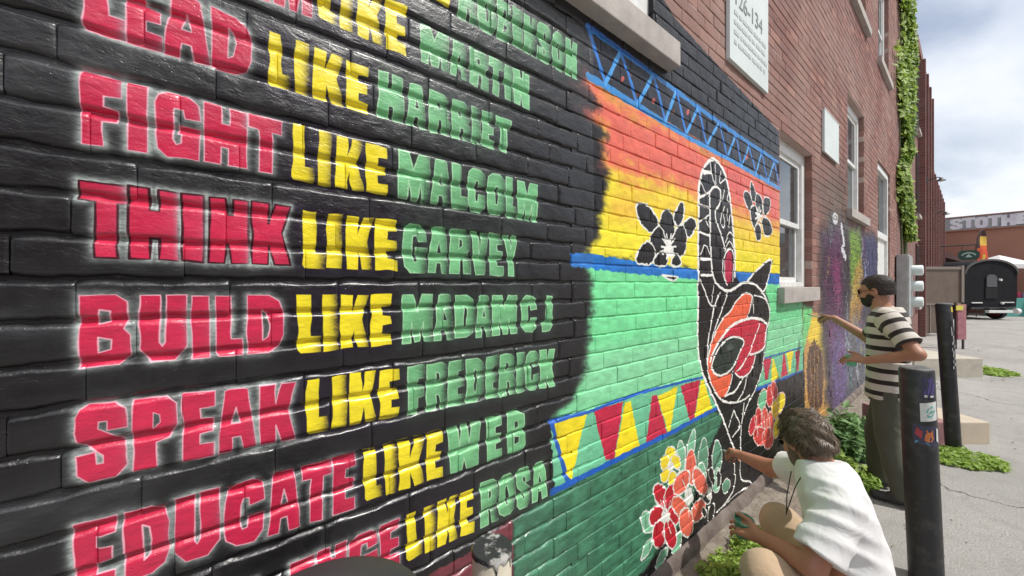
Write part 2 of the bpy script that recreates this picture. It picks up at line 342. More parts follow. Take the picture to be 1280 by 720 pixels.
    p.stroke([(690, 615), (712, 604), (770, 575), (835, 543), (890, 513), (945, 487), (1003, 464)], (34, 96, 190), .028)
    # right margin: brown figure on orange and yellow
    p.fill([(1004, 388), (1040, 392), (1041, 410), (1038, 520), (1006, 524)], (198, 150, 84), soft=.05, rough=.02)
    p.fill([(1010, 398), (1036, 396), (1037, 440), (1022, 440), (1010, 425)], (232, 200, 60), soft=.08)
    p.fill([(1004, 380), (1016, 384), (1014, 400), (1004, 440)], (120, 206, 130), soft=.07)
    p.fill([(1012, 432), (1019, 426), (1026, 436), (1030, 470), (1028, 505), (1018, 522), (1010, 500), (1008, 460)], (92, 62, 44), soft=.04, rough=.03)
    for k in range(9):
        x = 1010+k*2.6; p.stroke([(x, 440+6*math.sin(k*2)), (x+2*math.sin(k), 470), (x, 505-5*math.cos(k))], (190, 146, 92) if k % 2 else (50, 36, 30), .025, rough=.03, al=.7)
    p.fill([(1004, 464), (1006, 470), (1006, 530), (1000, 560), (960, 600), (930, 560), (945, 490)], BLK, soft=.03)
def draw_bird(p):
    K = (30, 27, 28); OR = (226, 98, 66); CR = (186, 34, 58)
    body = [(874, 230), (877, 213), (884, 201), (892, 197), (899, 202), (906, 217), (912, 240), (916, 275), (919, 315), (920, 345), (925, 354), (934, 351), (948, 335), (967, 320), (962, 346), (956, 362), (963, 384), (961, 402), (957, 440), (950, 475), (941, 498), (933, 515), (927, 545), (926, 570), (918, 570), (912, 545), (900, 518), (886, 490), (877, 462), (873, 430), (873, 350)]
    p.fill(soften(body, it=1), K, rough=.004, var=.15)
    p.fill([(906, 349), (906, 325), (910, 313), (914, 316), (916, 332), (914, 352), (909, 356)], (176, 40, 72))
    p.fill([(888, 432), (896, 412), (905, 396), (913, 390), (920, 377), (930, 366), (938, 367), (940, 373), (934, 397), (918, 404), (905, 416), (895, 433), (890, 450), (890, 465), (898, 472), (914, 466), (914, 480), (906, 496), (898, 497), (888, 478), (884, 455)], OR)
    p.fill([(897, 430), (910, 412), (925, 402), (945, 399), (957, 406), (958, 420), (954, 438), (944, 442), (944, 452), (937, 466), (925, 473), (917, 464), (931, 424), (915, 419), (903, 424)], CR)
    p.fill([(889, 458), (893, 445), (902, 430), (914, 421), (930, 424), (925, 440), (914, 462), (902, 469), (893, 467)], (36, 46, 40))
    p.fill(ell(912, 434, 4, 5, 20), (72, 80, 76), soft=.03)
    St = [
     (5.0, [(873, 340), (873, 250), (874, 228), (878, 212), (885, 202), (892, 198), (898, 202), (904, 212), (909, 225), (912, 242), (914, 265), (917, 290), (919, 318), (919, 345)]),
     (3.4, [(874, 247), (882, 243), (888, 240), (890, 235), (896, 233), (901, 237), (901, 250), (899, 257), (895, 262), (894, 270), (898, 286), (903, 297), (906, 310)]),
     (3.6, [(887, 240), (887, 262), (888, 300), (889, 330), (892, 347), (898, 358), (907, 364), (915, 363), (925, 355), (934, 352), (945, 356), (953, 365), (960, 378), (962, 388)]),
     (2.4, [(874, 255), (887, 260)]), (2.4, [(875, 277), (887, 268)]), (3.2, [(875, 290), (888, 295)]), (1.8, [(882, 273), (887, 285)]), (2, [(876, 318), (882, 303), (887, 318)]),
     (3.6, [(876, 324), (889, 324)]), (3.2, [(876, 344), (891, 344)]), (6, [(880, 215), (889, 215)]), (2, [(888, 203), (890, 221), (894, 231)]), (2, [(894, 206), (895, 230)]), (2, [(901, 214), (899, 231), (907, 223)]),
     (2, [(906, 237), (903, 251)]), (2, [(911, 240), (908, 250), (914, 255)]), (2, [(875, 226), (882, 240)]), (2, [(905, 258), (901, 275), (902, 284), (905, 285), (907, 278), (905, 268)]), (2, [(909, 262), (910, 276)]), (2, [(912, 270), (911, 284)]),
     (2, [(907, 303), (912, 288), (918, 297)]), (2, [(906, 314), (912, 299), (918, 312)]), (2.6, [(909, 356), (903, 340), (904, 322), (910, 311), (915, 311), (918, 326)]), (1.8, [(906, 350), (906, 326)]), (2, [(917, 330), (916, 352)]),
     (3.2, [(934, 352), (948, 335), (966, 321), (962, 345), (956, 363), (952, 366)]),
     (2.6, [(875, 350), (882, 365), (888, 382), (895, 383)]), (2, [(892, 357), (890, 378)]), (3, [(900, 366), (893, 382), (888, 410), (885, 432), (884, 458), (888, 478), (896, 494), (904, 502), (917, 504), (928, 501), (937, 494)]),
     (2.6, [(909, 367), (903, 386), (896, 405), (891, 422)]), (2.6, [(884, 455), (888, 432), (896, 412), (905, 396), (913, 390), (920, 377), (930, 366), (938, 367), (941, 372), (934, 397)]),
     (4, [(888, 452), (890, 444), (897, 430), (908, 413), (923, 402), (940, 397), (952, 399), (959, 405)]), (3, [(959, 405), (958, 422), (955, 436), (945, 442), (937, 443)]), (2.6, [(945, 443), (943, 454), (937, 467), (926, 473), (918, 466), (926, 460), (935, 445), (943, 425), (949, 405)]),
     (3, [(889, 458), (893, 445), (902, 430), (914, 420), (932, 424), (925, 440), (915, 462), (902, 470), (893, 468), (889, 458)]), (2.6, [(916, 464), (914, 480), (906, 496)]), (2.2, [(941, 370), (942, 392)]),
     (3, [(929, 473), (920, 489), (906, 495)]), (2.4, [(934, 470), (930, 490), (921, 503)]), (2.6, [(963, 386), (962, 402), (957, 415), (956, 440), (951, 470), (943, 490), (935, 504), (930, 518)]),
     (4, [(873, 340), (872, 400), (873, 440), (876, 460), (883, 478), (893, 500), (903, 522), (912, 545), (917, 560)]),
     (2.4, [(917, 513), (927, 532), (916, 546)]), (2.4, [(917, 513), (911, 534)]), (2.6, [(930, 504), (926, 535), (926, 562)]), (2.6, [(918, 560), (918, 575), (919, 612), (900, 637)]), (2.6, [(926, 560), (925, 602), (938, 601), (940, 608), (925, 613), (905, 632), (896, 640)]),
     (2, [(943, 369), (955, 372), (961, 381)])]
    for k, (wd, P) in enumerate(St): 
        mx_ = sum(q[0] for q in P)/len(P); sc = (1215-mx_)*.96/1.65
        p.stroke(soften(P, False) if len(P) > 2 else P, (240, 238, 232), wd/sc*.95, seed=200+k, rough=.003)
def draw_flowers(p):
    K = (28, 26, 26)
    def petal(L, c, o=WHT, ow=.014, **kw): p.fill(L if len(L) > 12 else soften(L), c, outline=o, ow=ow, rough=.005, **kw)
    for L in [[(795, 257), (810, 258), (824, 278), (815, 289), (803, 280)], [(825, 277), (833, 262), (843, 275), (841, 293), (832, 301)], [(842, 272), (854, 251), (854, 270), (848, 282)],
              [(855, 280), (865, 273), (871, 280), (862, 296), (856, 290)], [(815, 295), (825, 283), (832, 302), (830, 318), (818, 321), (812, 308)], [(844, 292), (853, 281), (858, 295), (856, 314), (846, 322), (838, 308)],
              [(795, 326), (803, 308), (813, 304), (819, 320), (812, 329)], [(817, 329), (826, 316), (834, 318), (832, 331)], [(838, 331), (846, 318), (852, 330)]]: petal(L, K, ow=.012, grow=.014)
    p.fill(ell(836, 312, 5, 9, 0), WHT, rough=.02)
    for a in range(0, 360, 36): p.stroke([(836, 310), (836+9*math.cos(math.radians(a)), 308+16*math.sin(math.radians(a)))], WHT, .012)
    p.fill([(828, 344), (838, 345), (848, 346), (842, 351), (834, 348)], K, outline=WHT, ow=.01)
    for L in [[(930, 241), (937, 243), (941, 255), (939, 265), (933, 253)], [(938, 228), (943, 235), (945, 250), (940, 248)], [(945, 243), (952, 248), (953, 270), (946, 266)], [(955, 248), (963, 250), (961, 263), (955, 268)],
              [(938, 262), (945, 258), (947, 290), (941, 280)], [(944, 285), (949, 280), (951, 297), (946, 299)], [(952, 274), (960, 275), (966, 290), (956, 294)]]: petal(L, K, ow=.012, grow=.018)
    for a in range(0, 360, 40): p.stroke([(948, 270), (948+4*math.cos(math.radians(a)), 270+11*math.sin(math.radians(a)))], WHT, .02)
    LG, LG2 = (128, 186, 152), (98, 150, 122)
    # leaves around the lower flowers
    for L, c in [([(846, 560), (850, 547), (857, 562), (856, 592), (848, 588)], LG), ([(858, 556), (869, 532), (870, 548), (866, 570), (860, 574)], LG), ([(872, 566), (880, 542), (886, 562), (884, 590), (874, 592)], LG2),
                 ([(889, 570), (896, 546), (903, 562), (902, 585), (892, 592)], LG2), ([(868, 590), (878, 575), (884, 592), (880, 612), (872, 608)], LG), ([(890, 598), (898, 580), (902, 600), (896, 618), (890, 612)], LG),
                 ([(801, 645), (806, 638), (816, 642), (818, 662), (808, 668), (802, 658)], LG), ([(799, 704), (806, 678), (818, 670), (812, 692)], LG), ([(818, 718), (824, 690), (836, 682), (832, 700)], LG),
                 ([(838, 690), (842, 672), (852, 662), (852, 680), (846, 694)], LG), ([(902, 606), (908, 597), (913, 602), (911, 614), (904, 618)], LG2)]: petal(L, c, ow=.009)
    for L in [[(884, 590), (890, 582), (894, 596), (892, 610)], [(896, 586), (901, 590), (900, 606), (895, 612)]]: petal(L, K, ow=.009)
    RD, CO, YE = (188, 34, 52), (226, 104, 84), (240, 214, 52)
    for L in [ell(838, 566, 7, 8), ell(831, 578, 6, 9, 15), ell(845, 577, 6, 9, -15), ell(832, 594, 6, 9, 20), ell(841, 600, 6, 11, 0)]: petal(L, YE, ow=.009)
    p.fill(ell(838, 583, 4, 7), WHT, rough=.008)
    for L in [ell(827, 620, 9, 17, -22), ell(839, 622, 9, 18, 12), ell(820, 645, 8, 14, 20), ell(842, 645, 7, 12, -10), ell(824, 668, 9, 18, 6), ell(838, 667, 8, 19, -8)]: petal(L, RD, ow=.011)
    p.fill(ell(832, 646, 6, 8), WHT, rough=.01)
    for a in (-120, -60, -90, 60, 110): p.stroke([(832, 646), (832+13*math.cos(math.radians(a)), 646+24*math.sin(math.radians(a)))], WHT, .006)
    for L in [ell(864, 584, 7, 23, -2), ell(852, 603, 9, 17, 24), ell(875, 602, 8, 18, -18), ell(850, 634, 9, 15, -24), ell(873, 638, 8, 16, 20), ell(858, 653, 9, 19, -4)]: petal(L, CO, ow=.011)
    p.fill(ell(861, 620, 6, 11), WHT, rough=.01)
    for a in (-90, -50, -130, 90, 130, 40): p.stroke([(861, 620), (861+12*math.cos(math.radians(a)), 620+26*math.sin(math.radians(a)))], WHT, .006)
    for L in [[(878, 626), (884, 610), (890, 618), (886, 632)], [(886, 634), (893, 626), (893, 645), (887, 656), (884, 646)], [(879, 632), (884, 640), (880, 648), (877, 640)]]: petal(L, K, ow=.009)
    p.fill(ell(887, 617, 3, 8), WHT, rough=.008)
    # upper right cluster
    for L, c in [(ell(953, 500, 5, 14, 10), (120, 190, 150)), (ell(962, 495, 4, 14, 0), (206, 60, 62)), (ell(968, 488, 4, 12, -8), (206, 70, 66)), (ell(975, 504, 6, 14, 14), YE), (ell(969, 512, 5, 12, 0), (236, 196, 70)), (ell(941, 532, 4, 13, 12), (196, 50, 66)), (ell(948, 524, 4, 15, 0), (204, 66, 70)),
                 (ell(956, 526, 4, 18, 0), (214, 84, 78)), (ell(963, 530, 4, 16, 0), (222, 96, 84)), (ell(950, 545, 8, 12, 0), (206, 74, 72)), (ell(960, 548, 7, 14, 0), (212, 84, 76)), (ell(971, 535, 4, 13, 8), YE)]: petal(L, c, ow=.012, o=(236, 200, 190))
    for x in (946, 955, 962): p.stroke([(x, 520), (x+1, 545)], WHT, .01)
def draw_graffiti(p):
    def f(L, c, soft=.3, al=.9, s=7): p.fill(L, c, soft=soft, rough=.08, rf=6, al=al, var=.35, seed=s)
    f([(1024, 290), (1040, 262), (1062, 280), (1098, 300), (1110, 560), (1040, 560), (1030, 470), (1026, 392)], (48, 46, 56), .35, .95)
    f([(1020, 232), (1046, 212), (1060, 226), (1058, 286), (1030, 268)], (84, 104, 62), .8, .55)
    f([(1030, 292), (1052, 284), (1056, 396), (1052, 520), (1040, 520), (1034, 420)], (84, 40, 78), .4, .85)
    f([(1040, 330), (1052, 326), (1050, 380), (1042, 380)], (130, 52, 98), .3, .7)
    f([(1062, 290), (1076, 280), (1078, 330), (1074, 372), (1064, 380)], (118, 160, 56), .25, .85)
    f([(1070, 330), (1078, 324), (1080, 372), (1070, 420), (1062, 420), (1062, 372)], (190, 142, 72), .25, .75)
    f([(1079, 292), (1096, 298), (1098, 380), (1080, 380)], (62, 72, 116), .35, .8)
    f([(1040, 420), (1056, 410), (1062, 470), (1050, 540), (1040, 520)], (98, 84, 134), .4, .8)
    f([(1058, 400), (1086, 400), (1090, 520), (1060, 520)], (92, 96, 108), .4, .8)
    rr = random.Random(5)
    for k in range(90):
        x = rr.uniform(1032, 1096); y = rr.uniform(284, 510); c = rr.choice([(210, 214, 220), (30, 24, 40), (150, 60, 110), (70, 84, 150), (200, 190, 90), (90, 160, 150), (20, 20, 26), (24, 20, 34), (30, 26, 30), (150, 150, 160), (16, 14, 20)])
        p.stroke([(x, y), (x+rr.uniform(-2, 2), y+rr.uniform(6, 18)), (x+rr.uniform(-3, 3), y+rr.uniform(16, 34))], c, .022+.0004*(x-1032), rough=.07, al=.75, seed=300+k)
    p.stroke([(1052, 283), (1055, 300), (1053, 312), (1057, 322)], (220, 222, 224), .09, rough=.03)
    p.stroke(ell(1044, 273, 3, 6)+[(1047, 273)], (206, 206, 206), .04); p.stroke(ell(1044, 274, 1.2, 2.6), (206, 206, 206), .03)
def painted_wall_images():
    out = []
    for nm, b in (('lettering_paint', (-.5, 1.22, .5, 2.85, .001)), ('bird_paint', (1.15, 5.5, 0, 3.35, .0024)), ('graffiti_paint', (5.4, 12.5, 0, 4.2, .006))):
        p = Paint(*b); draw_fields(p); draw_text(p) if nm[0] == 'l' else None
        if nm[0] == 'b': draw_text(p); draw_flowers(p); draw_bird(p)
        draw_graffiti(p) if nm[0] != 'l' else None
        out.append((p.image(nm), p.x0, p.x1, p.z0, p.z1))
    return out
PAINT = painted_wall_images()
# ------------------------------------------------------------------ brick wall materials
def wall_material(name, kind):
    m = bpy.data.materials.new(name); m.use_nodes = True; t = m.node_tree; p = t.nodes['Principled BSDF']
    pos = N(t, 'ShaderNodeNewGeometry').outputs['Position']
    se = N(t, 'ShaderNodeSeparateXYZ', {0: pos}); X, Z = se.outputs[0], se.outputs[2]
    M = lambda op, a, b=0., c=0.: N(t, 'ShaderNodeMath', {0: a, 1: b, 2: c}, operation=op).outputs[0]
    cols, als = [], []
    for im, x0, x1, z0, z1 in PAINT:
        v = N(t, 'ShaderNodeCombineXYZ', {0: M('DIVIDE', M('SUBTRACT', X, x0), x1-x0), 1: M('DIVIDE', M('SUBTRACT', Z, z0), z1-z0)})
        tx = N(t, 'ShaderNodeTexImage', {0: v.outputs[0]}, image=im, extension='EXTEND', interpolation='Linear')
        cols.append(tx.outputs[0]); als.append(tx.outputs[1])
    s1 = M('GREATER_THAN', X, 1.19); s2 = M('GREATER_THAN', X, 5.46)
    def mixc(f, a, b): return N(t, 'ShaderNodeMix', {0: f, 6: a, 7: b}, data_type='RGBA').outputs[2]
    def mixf(f, a, b): return N(t, 'ShaderNodeMix', {0: f, 2: a, 3: b}, data_type='FLOAT').outputs[0]
    pc = mixc(s2, mixc(s1, cols[0], cols[1]), cols[2]); pa = mixf(s2, mixf(s1, als[0], als[1]), als[2])
    # bare brick: every brick its own shade
    row = M('FLOOR', M('DIVIDE', M('SUBTRACT', Z, COURSE0), COURSE)); off = M('ADD', M('MULTIPLY', M('FLOORED_MODULO', row, 2.), .5), M('MULTIPLY', M('SINE', M('MULTIPLY', row, 1.7)), .16))
    cell = M('FLOOR', M('ADD', M('DIVIDE', X, BLEN), off))
    wn = N(t, 'ShaderNodeTexWhiteNoise', {0: N(t, 'ShaderNodeCombineXYZ', {0: cell, 1: row}).outputs[0]}, noise_dimensions='2D')
    if kind == 'mortar': raw = (.36, .27, .23, 1); rawc = mixc(N(t, 'ShaderNodeTexNoise', {'Vector': pos, 'Scale': 9.0}).outputs[0], (.40, .30, .27, 1), (.58, .47, .42, 1))
    else:
        r = N(t, 'ShaderNodeValToRGB', {0: wn.outputs[0]}); e = r.color_ramp
        e.elements[0].position = 0; e.elements[0].color = (.15, .062, .052, 1); e.elements[1].position = 1; e.elements[1].color = (.36, .175, .135, 1)
        for q, c in ((.3, (.23, .092, .074, 1)), (.6, (.17, .082, .076, 1)), (.85, (.28, .125, .098, 1))): k = e.elements.new(q); k.color = c
        n2 = N(t, 'ShaderNodeTexNoise', {'Vector': pos, 'Scale': 14.0, 'Detail': 6.0, 'Roughness': .65})
        rawc = mixc(M('MULTIPLY', n2.outputs[0], .55), r.outputs[0], (.27, .15, .13, 1))
    n3 = N(t, 'ShaderNodeTexNoise', {'Vector': pos, 'Scale': .8, 'Detail': 4.0, 'Roughness': .6})
    rawc = mixc(N(t, 'ShaderNodeMapRange', {0: n3.outputs[0], 1: .40, 2: .66, 3: 0., 4: .6}).outputs[0], rawc, (.36, .25, .21, 1))
    # thin worn spots and grit in the paint
    n4 = N(t, 'ShaderNodeTexNoise', {'Vector': pos, 'Scale': 70.0, 'Detail': 5.0, 'Roughness': .7})
    wear = N(t, 'ShaderNodeMapRange', {0: n4.outputs[0], 1: .68, 2: .74, 3: 0., 4: .35}).outputs[0]
    pcg = mixc(wear, pc, mixc(.5, pc, (.5, .5, .48, 1)))
    col = mixc(pa, rawc, pcg)
    t.links.new(col, p.inputs['Base Color'])
    n5 = N(t, 'ShaderNodeTexNoise', {'Vector': pos, 'Scale': 30.0, 'Detail': 3.0})
    t.links.new(mixf(pa, .88, N(t, 'ShaderNodeMapRange', {0: n5.outputs[0], 1: .3, 2: .7, 3: .24, 4: .46}).outputs[0]), p.inputs['Roughness'])
    t.links.new(mixf(M('LESS_THAN', X, 1.3), .3, .5), p.inputs['Specular IOR Level']); t.links.new(M('MULTIPLY', M('MULTIPLY', pa, .18), M('LESS_THAN', X, 1.3)), p.inputs['Coat Weight']); p.inputs['Coat Roughness'].default_value = .16
    sv = N(t, 'ShaderNodeVectorMath', {0: pos, 1: (1, 1, 1.9)}, operation='MULTIPLY').outputs[0]
    b1 = N(t, 'ShaderNodeTexNoise', {'Vector': sv, 'Scale': 22.0, 'Detail': 8.0, 'Roughness': .6, 'Distortion': .5}).outputs[0]
    b2 = N(t, 'ShaderNodeTexNoise', {'Vector': pos, 'Scale': 150.0, 'Detail': 3.0}).outputs[0]
    vo = N(t, 'ShaderNodeTexVoronoi', {'Vector': pos, 'Scale': 85.0, 'Randomness': 1.0})
    pit = N(t, 'ShaderNodeMapRange', {0: vo.outputs[0], 1: .0, 2: .22, 3: 0., 4: 1.}).outputs[0]
    n6 = N(t, 'ShaderNodeTexNoise', {'Vector': pos, 'Scale': 7.0, 'Detail': 2.0}).outputs[0]
    pitm = mixf(N(t, 'ShaderNodeMapRange', {0: n6, 1: .5, 2: .62, 3: 0., 4: 1.}).outputs[0], 1., pit)
    hh = M('ADD', M('ADD', M('MULTIPLY', b1, 1.0), M('MULTIPLY', b2, .16)), M('MULTIPLY', pitm, .32))
    b = N(t, 'ShaderNodeBump', {'Height': hh, 'Strength': .75, 'Distance': .0042}); t.links.new(b.outputs[0], p.inputs['Normal'])
    return m
COURSE = .0473*1.719; COURSE0 = H+1.719*.2436-COURSE*30; BLEN = .232
M_BRICK = wall_material('painted_brick', 'brick'); M_MORTAR = wall_material('painted_mortar', 'mortar')
M_STONE = mat('sill_stone', (.46, .42, .385, 1), .85, (.36, .33, .30, 1), 9, bump=.5, bscale=60, bdist=.004)
M_WHITE = mat('white_window_paint', (.78, .78, .76, 1), .45, (.66, .66, .63, 1), 12, bump=.15, bscale=90, bdist=.002)
M_GLASS = bpy.data.materials.new('window_glass'); M_GLASS.use_nodes = True
_p = M_GLASS.node_tree.nodes['Principled BSDF']; _p.inputs['Base Color'].default_value = (.05, .06, .065, 1); _p.inputs['Roughness'].default_value = .06; _p.inputs['Specular IOR Level'].default_value = .9
M_ROOM = mat('window_shade', (.42, .43, .42, 1), .9)

# openings in the wall: X0, X1, Z0, Z1
OPEN = {'low': (3.875, 4.93, 1.60, 3.04), 'high': (.80, 1.80, 2.97, 4.7), 'second': (6.72, 7.95, 2.70, 4.32), 'door': (9.3, 10.9, -.05, 3.95),
        'up_a': (6.9, 8.1, 5.8, 7.6), 'up_b': (9.35, 10.7, 5.8, 7.6)}
WXL, WXR, WTOP = -3.2, 16.2, 10.2
XB = 12.0                                             # single bricks up to here, brick-patterned relief in the material beyond
root = empty('brick_building', (0, 0, 0))
tag(root, 'long red brick building with the painted mural wall, white windows and stone sills', 'building')
def ztop(X): return min(WTOP, 1.65+.49*(max(X, 0)+1.353)*1.72+1.2)
rng = random.Random(4)
bricks = []
k = int(-COURSE0/COURSE)-1
def cut(iv, a, b):
    out = []
    for (p_, q, la, lb) in iv:
        if b <= p_ or a >= q: out.append((p_, q, la, lb))
        else:
            if a > p_: out.append((p_, a, la, True))
            if b < q: out.append((b, q, True, lb))
    return out
LEDGE = .10
while True:
    z0 = COURSE0+k*COURSE; z1 = z0+COURSE
    if z0 > WTOP-COURSE: break
    if z0 >= -.09:
        xa = -1.9
        while ztop(xa) < z0 and xa < XB: xa += .116
        iv = [(xa if z0 > 2 else -1.9, XB, False, False)]
        for (a, b_, c, d) in OPEN.values():
            if min(z1, d)-max(z0, c) > COURSE*.5: iv = cut(iv, a, b_)
        off = (.5 if k % 2 else 0)+.16*math.sin(k*1.7)
        for (p_, q, la, lb) in iv:
            n = math.floor(p_/BLEN+off)
            while True:
                s0 = (n-off)*BLEN; s1 = s0+BLEN
                if s0 >= q: break
                a_, b_ = max(s0, p_), min(s1, q)
                if b_-a_ > .03: bricks.append((a_, b_, z0, z1, la and a_ == p_, lb and b_ == q))
                n += 1
    k += 1
GX, GZ = .0005, .0072
SPLIT = 1.16                                            # heavier joints on the lettered part, thinner ones beyond                                    # joint widths
def brick_mesh(L, Hh, seed, fine, depth=.024, lump=.0012, bold=True):
    """front face with worn rounded edges; x 0..L, z 0..Hh, front at y=0"""
    r = random.Random(seed)
    rz, dz_, rx, dx_ = (.0120, .0098, .005, .0020) if bold else (.0055, .0048, .004, .0022)
    if not fine: rz, rx = .0045, .0045
    rx = min(rx, L*.3)
    rings = (0, .12, .25, .4, .6, .8, 1.0)
    if fine:
        us = [q*rx/L for q in (0, .4, 1)]+[i/14 for i in range(1, 14)]+[1-q*rx/L for q in (1, .4, 0)]
        vs = [q*rz/Hh for q in rings]+[.38, .5, .62]+[1-q*rz/Hh for q in reversed(rings)]
        if L < .1: us = [q*rx/L for q in (0, .4, 1)]+[.35, .65]+[1-q*rx/L for q in (1, .4, 0)]
    else: us = [0, rx/L, 1-rx/L, 1]; vs = [0, rz/Hh, 1-rz/Hh, 1]
    ph = [r.uniform(0, 6.3) for _ in range(8)]
    V = []; F = []
    for v in vs:
        for u in us:
            x, z = u*L, v*Hh
            ddx = min(x, L-x); ddz = min(z, Hh-z)
            ex = max(0, 1-ddx/rx); ez = max(0, 1-ddz/rz); y = min(dz_, dx_*ex**1.5+dz_*ez**2.2)
            if fine:
                y += lump*(math.sin(x*31+ph[0]+z*20)*.6+math.sin(x*77+ph[1])*.4*math.cos(z*60+ph[2])+math.sin(x*140+z*90+ph[3])*.25)
                wob = (.0026 if bold else .0012)*(math.sin(x*38+ph[4])+.5*math.sin(x*95+ph[5])+.35*math.sin(x*210+ph[7])); z += wob*(ez if z < Hh/2 else -ez)
            V.append((x, y, z))
    nu, nv = len(us), len(vs)
    for j in range(nv-1):
        for i in range(nu-1): F.append((j*nu+i, j*nu+i+1, (j+1)*nu+i+1, (j+1)*nu+i))
    ring = [i for i in range(nu)]+[(j+1)*nu-1 for j in range(1, nv)]+[(nv-1)*nu+i for i in range(nu-2, -1, -1)]+[j*nu for j in range(nv-2, 0, -1)]
    b0 = len(V)
    for i in ring: V.append((V[i][0], depth, V[i][2]))
    R = len(ring)
    for i in range(R): F.append((ring[(i+1) % R], ring[i], b0+i, b0+(i+1) % R))
    return V, F
def proj_area(a, b, z0, z1):
    xm = (a+b)/2; zm = (z0+z1)/2
    if xm < -.33: return 0
    px = VPX-DW*FPX/(CT*CT)/(xm+DW*math.tan(TH)); py = HOR-(zm-H)*CT*(VPX-px)/DW
    if not (-25 < px < 1300 and -25 < py < 745): return 0
    return (VPX-px)**3
vis = sorted([b for b in bricks if proj_area(*b[:4]) > 0 and not b[4] and not b[5]], key=lambda b: -proj_area(*b[:4]))[:298]
vis_set = set(vis)
variants = []
GZ2 = .0048
for s_ in range(28):
    V, F = brick_mesh(BLEN-GX, COURSE-(GZ if s_ < 14 else GZ2), 100+s_, True, bold=s_ < 14); me = bpy.data.meshes.new('brick'); me.from_pydata(V, [], F)
    me.polygons.foreach_set('use_smooth', [True]*len(F)); me.materials.append(M_BRICK); variants.append(me)
for i, (a, b_, z0, z1, la, lb) in enumerate(vis):
    bold = (a+b_)/2 < SPLIT; gz = GZ if bold else GZ2
    o = link('brick', variants[rng.randrange(14)+(0 if bold else 14)], root)
    flip = rng.random() < .5
    o.location = (a+GX/2, rng.uniform(-.0016, .0012), z0+gz/2+rng.uniform(-.0012, .0012)); o.scale.x = (b_-a-GX)/(BLEN-GX)
    o.rotation_euler = (rng.uniform(-.014, .014)*(1 if bold else .5), rng.uniform(-.005, .005), rng.uniform(-.006, .006))
mb = MB()
for (a, b_, z0, z1, la, lb) in bricks:
    if (a, b_, z0, z1, la, lb) in vis_set: continue
    near = a < 3.6 and z1 < ztop(a)-1.0 and a > -.5
    bold = (a+b_)/2 < SPLIT; gz = GZ if bold else GZ2
    V, F = brick_mesh(b_-a-GX, COURSE-gz, rng.randrange(9999), near and (b_-a) > .1, .13 if (la or lb) else .024, bold=bold)
    dy = rng.uniform(-.0022, .0018); ox, oz = a+GX/2, z0+gz/2+rng.uniform(-.001, .001)
    if la: ox = a
    t1, t2 = rng.uniform(-.02, .02), rng.uniform(-.008, .008)
    mb.add([(x+ox, y+dy+(z*t1+x*t2 if y < .023 else 0), z+oz) for x, y, z in V], F, 0, near)
tag(mb.build('brickwork', M_BRICK, root), kind='stuff')
# mortar bed behind the bricks, with the openings left out
def sheet_with_holes(x0, x1, z0, z1, holes, y):
    xs = sorted({x0, x1}|{h[0] for h in holes}|{h[1] for h in holes}); zs = sorted({z0, z1}|{h[2] for h in holes}|{h[3] for h in holes})
    xs = [x for x in xs if x0 <= x <= x1]; zs = [z for z in zs if z0 <= z <= z1]; m = MB()
    for i in range(len(xs)-1):
        for j in range(len(zs)-1):
            cx, cz = (xs[i]+xs[i+1])/2, (zs[j]+zs[j+1])/2
            if any(h[0] < cx < h[1] and h[2] < cz < h[3] for h in holes): continue
            m.quad((xs[i], y, zs[j]), (xs[i+1], y, zs[j]), (xs[i+1], y, zs[j+1]), (xs[i], y, zs[j+1]))
    return m
mb = sheet_with_holes(WXL, SPLIT, -.1, WTOP, list(OPEN.values()), .0092)
m2_ = sheet_with_holes(SPLIT, XB, -.1, WTOP, list(OPEN.values()), .0046); mb.add(m2_.v, m2_.f)
for (a, b_, c, d) in OPEN.values():
    for x in (a-.004, b_+.004): mb.quad((x, .0046, c), (x, .16, c), (x, .16, d), (x, .0046, d))
    mb.quad((a-.01, -.001, d), (b_+.01, -.001, d), (b_+.01, .16, d), (a-.01, .16, d)); mb.quad((a, .0085, c), (b_, .0085, c), (b_, .16, c), (a, .16, c))
mb.build('mortar_bed', M_MORTAR, root)
# far end, roof edge and body of the building
def brickpat(name, c1, c2, mo, sc=1.0):
    m = bpy.data.materials.new(name); m.use_nodes = True; t = m.node_tree; p = t.nodes['Principled BSDF']
    pos = N(t, 'ShaderNodeNewGeometry').outputs['Position']; se = N(t, 'ShaderNodeSeparateXYZ', {0: pos})
    a = N(t, 'ShaderNodeMath', {0: se.outputs[0], 1: se.outputs[1]}, operation='ADD')
    v = N(t, 'ShaderNodeCombineXYZ', {0: a.outputs[0], 1: se.outputs[2]})
    b = N(t, 'ShaderNodeTexBrick', {'Vector': v.outputs[0], 'Color1': c1, 'Color2': c2, 'Mortar': mo, 'Scale': 1.0, 'Mortar Size': .006, 'Brick Width': BLEN*sc, 'Row Height': COURSE*sc, 'Bias': .0})
    n = N(t, 'ShaderNodeTexNoise', {'Vector': pos, 'Scale': 1.3, 'Detail': 6.0, 'Roughness': .65})
    x = N(t, 'ShaderNodeMix', {0: N(t, 'ShaderNodeMapRange', {0: n.outputs[0], 1: .4, 2: .7, 3: 0., 4: .5}).outputs[0], 6: b.outputs[0], 7: (.22, .15, .13, 1)}, data_type='RGBA')
    t.links.new(x.outputs[2], p.inputs['Base Color']); p.inputs['Roughness'].default_value = .9
    h = N(t, 'ShaderNodeBump', {'Height': b.outputs[1], 'Strength': .8, 'Distance': .006}, invert=True); t.links.new(h.outputs[0], p.inputs['Normal'])
    return m
M_BP = brickpat('brick_wall_far', (.20, .08, .068, 1), (.14, .058, .052, 1), (.24, .17, .15, 1))
mb = MB()
mb.quad((XB, 0, -.1), (WXR, 0, -.1), (WXR, 0, WTOP), (XB, 0, WTOP))
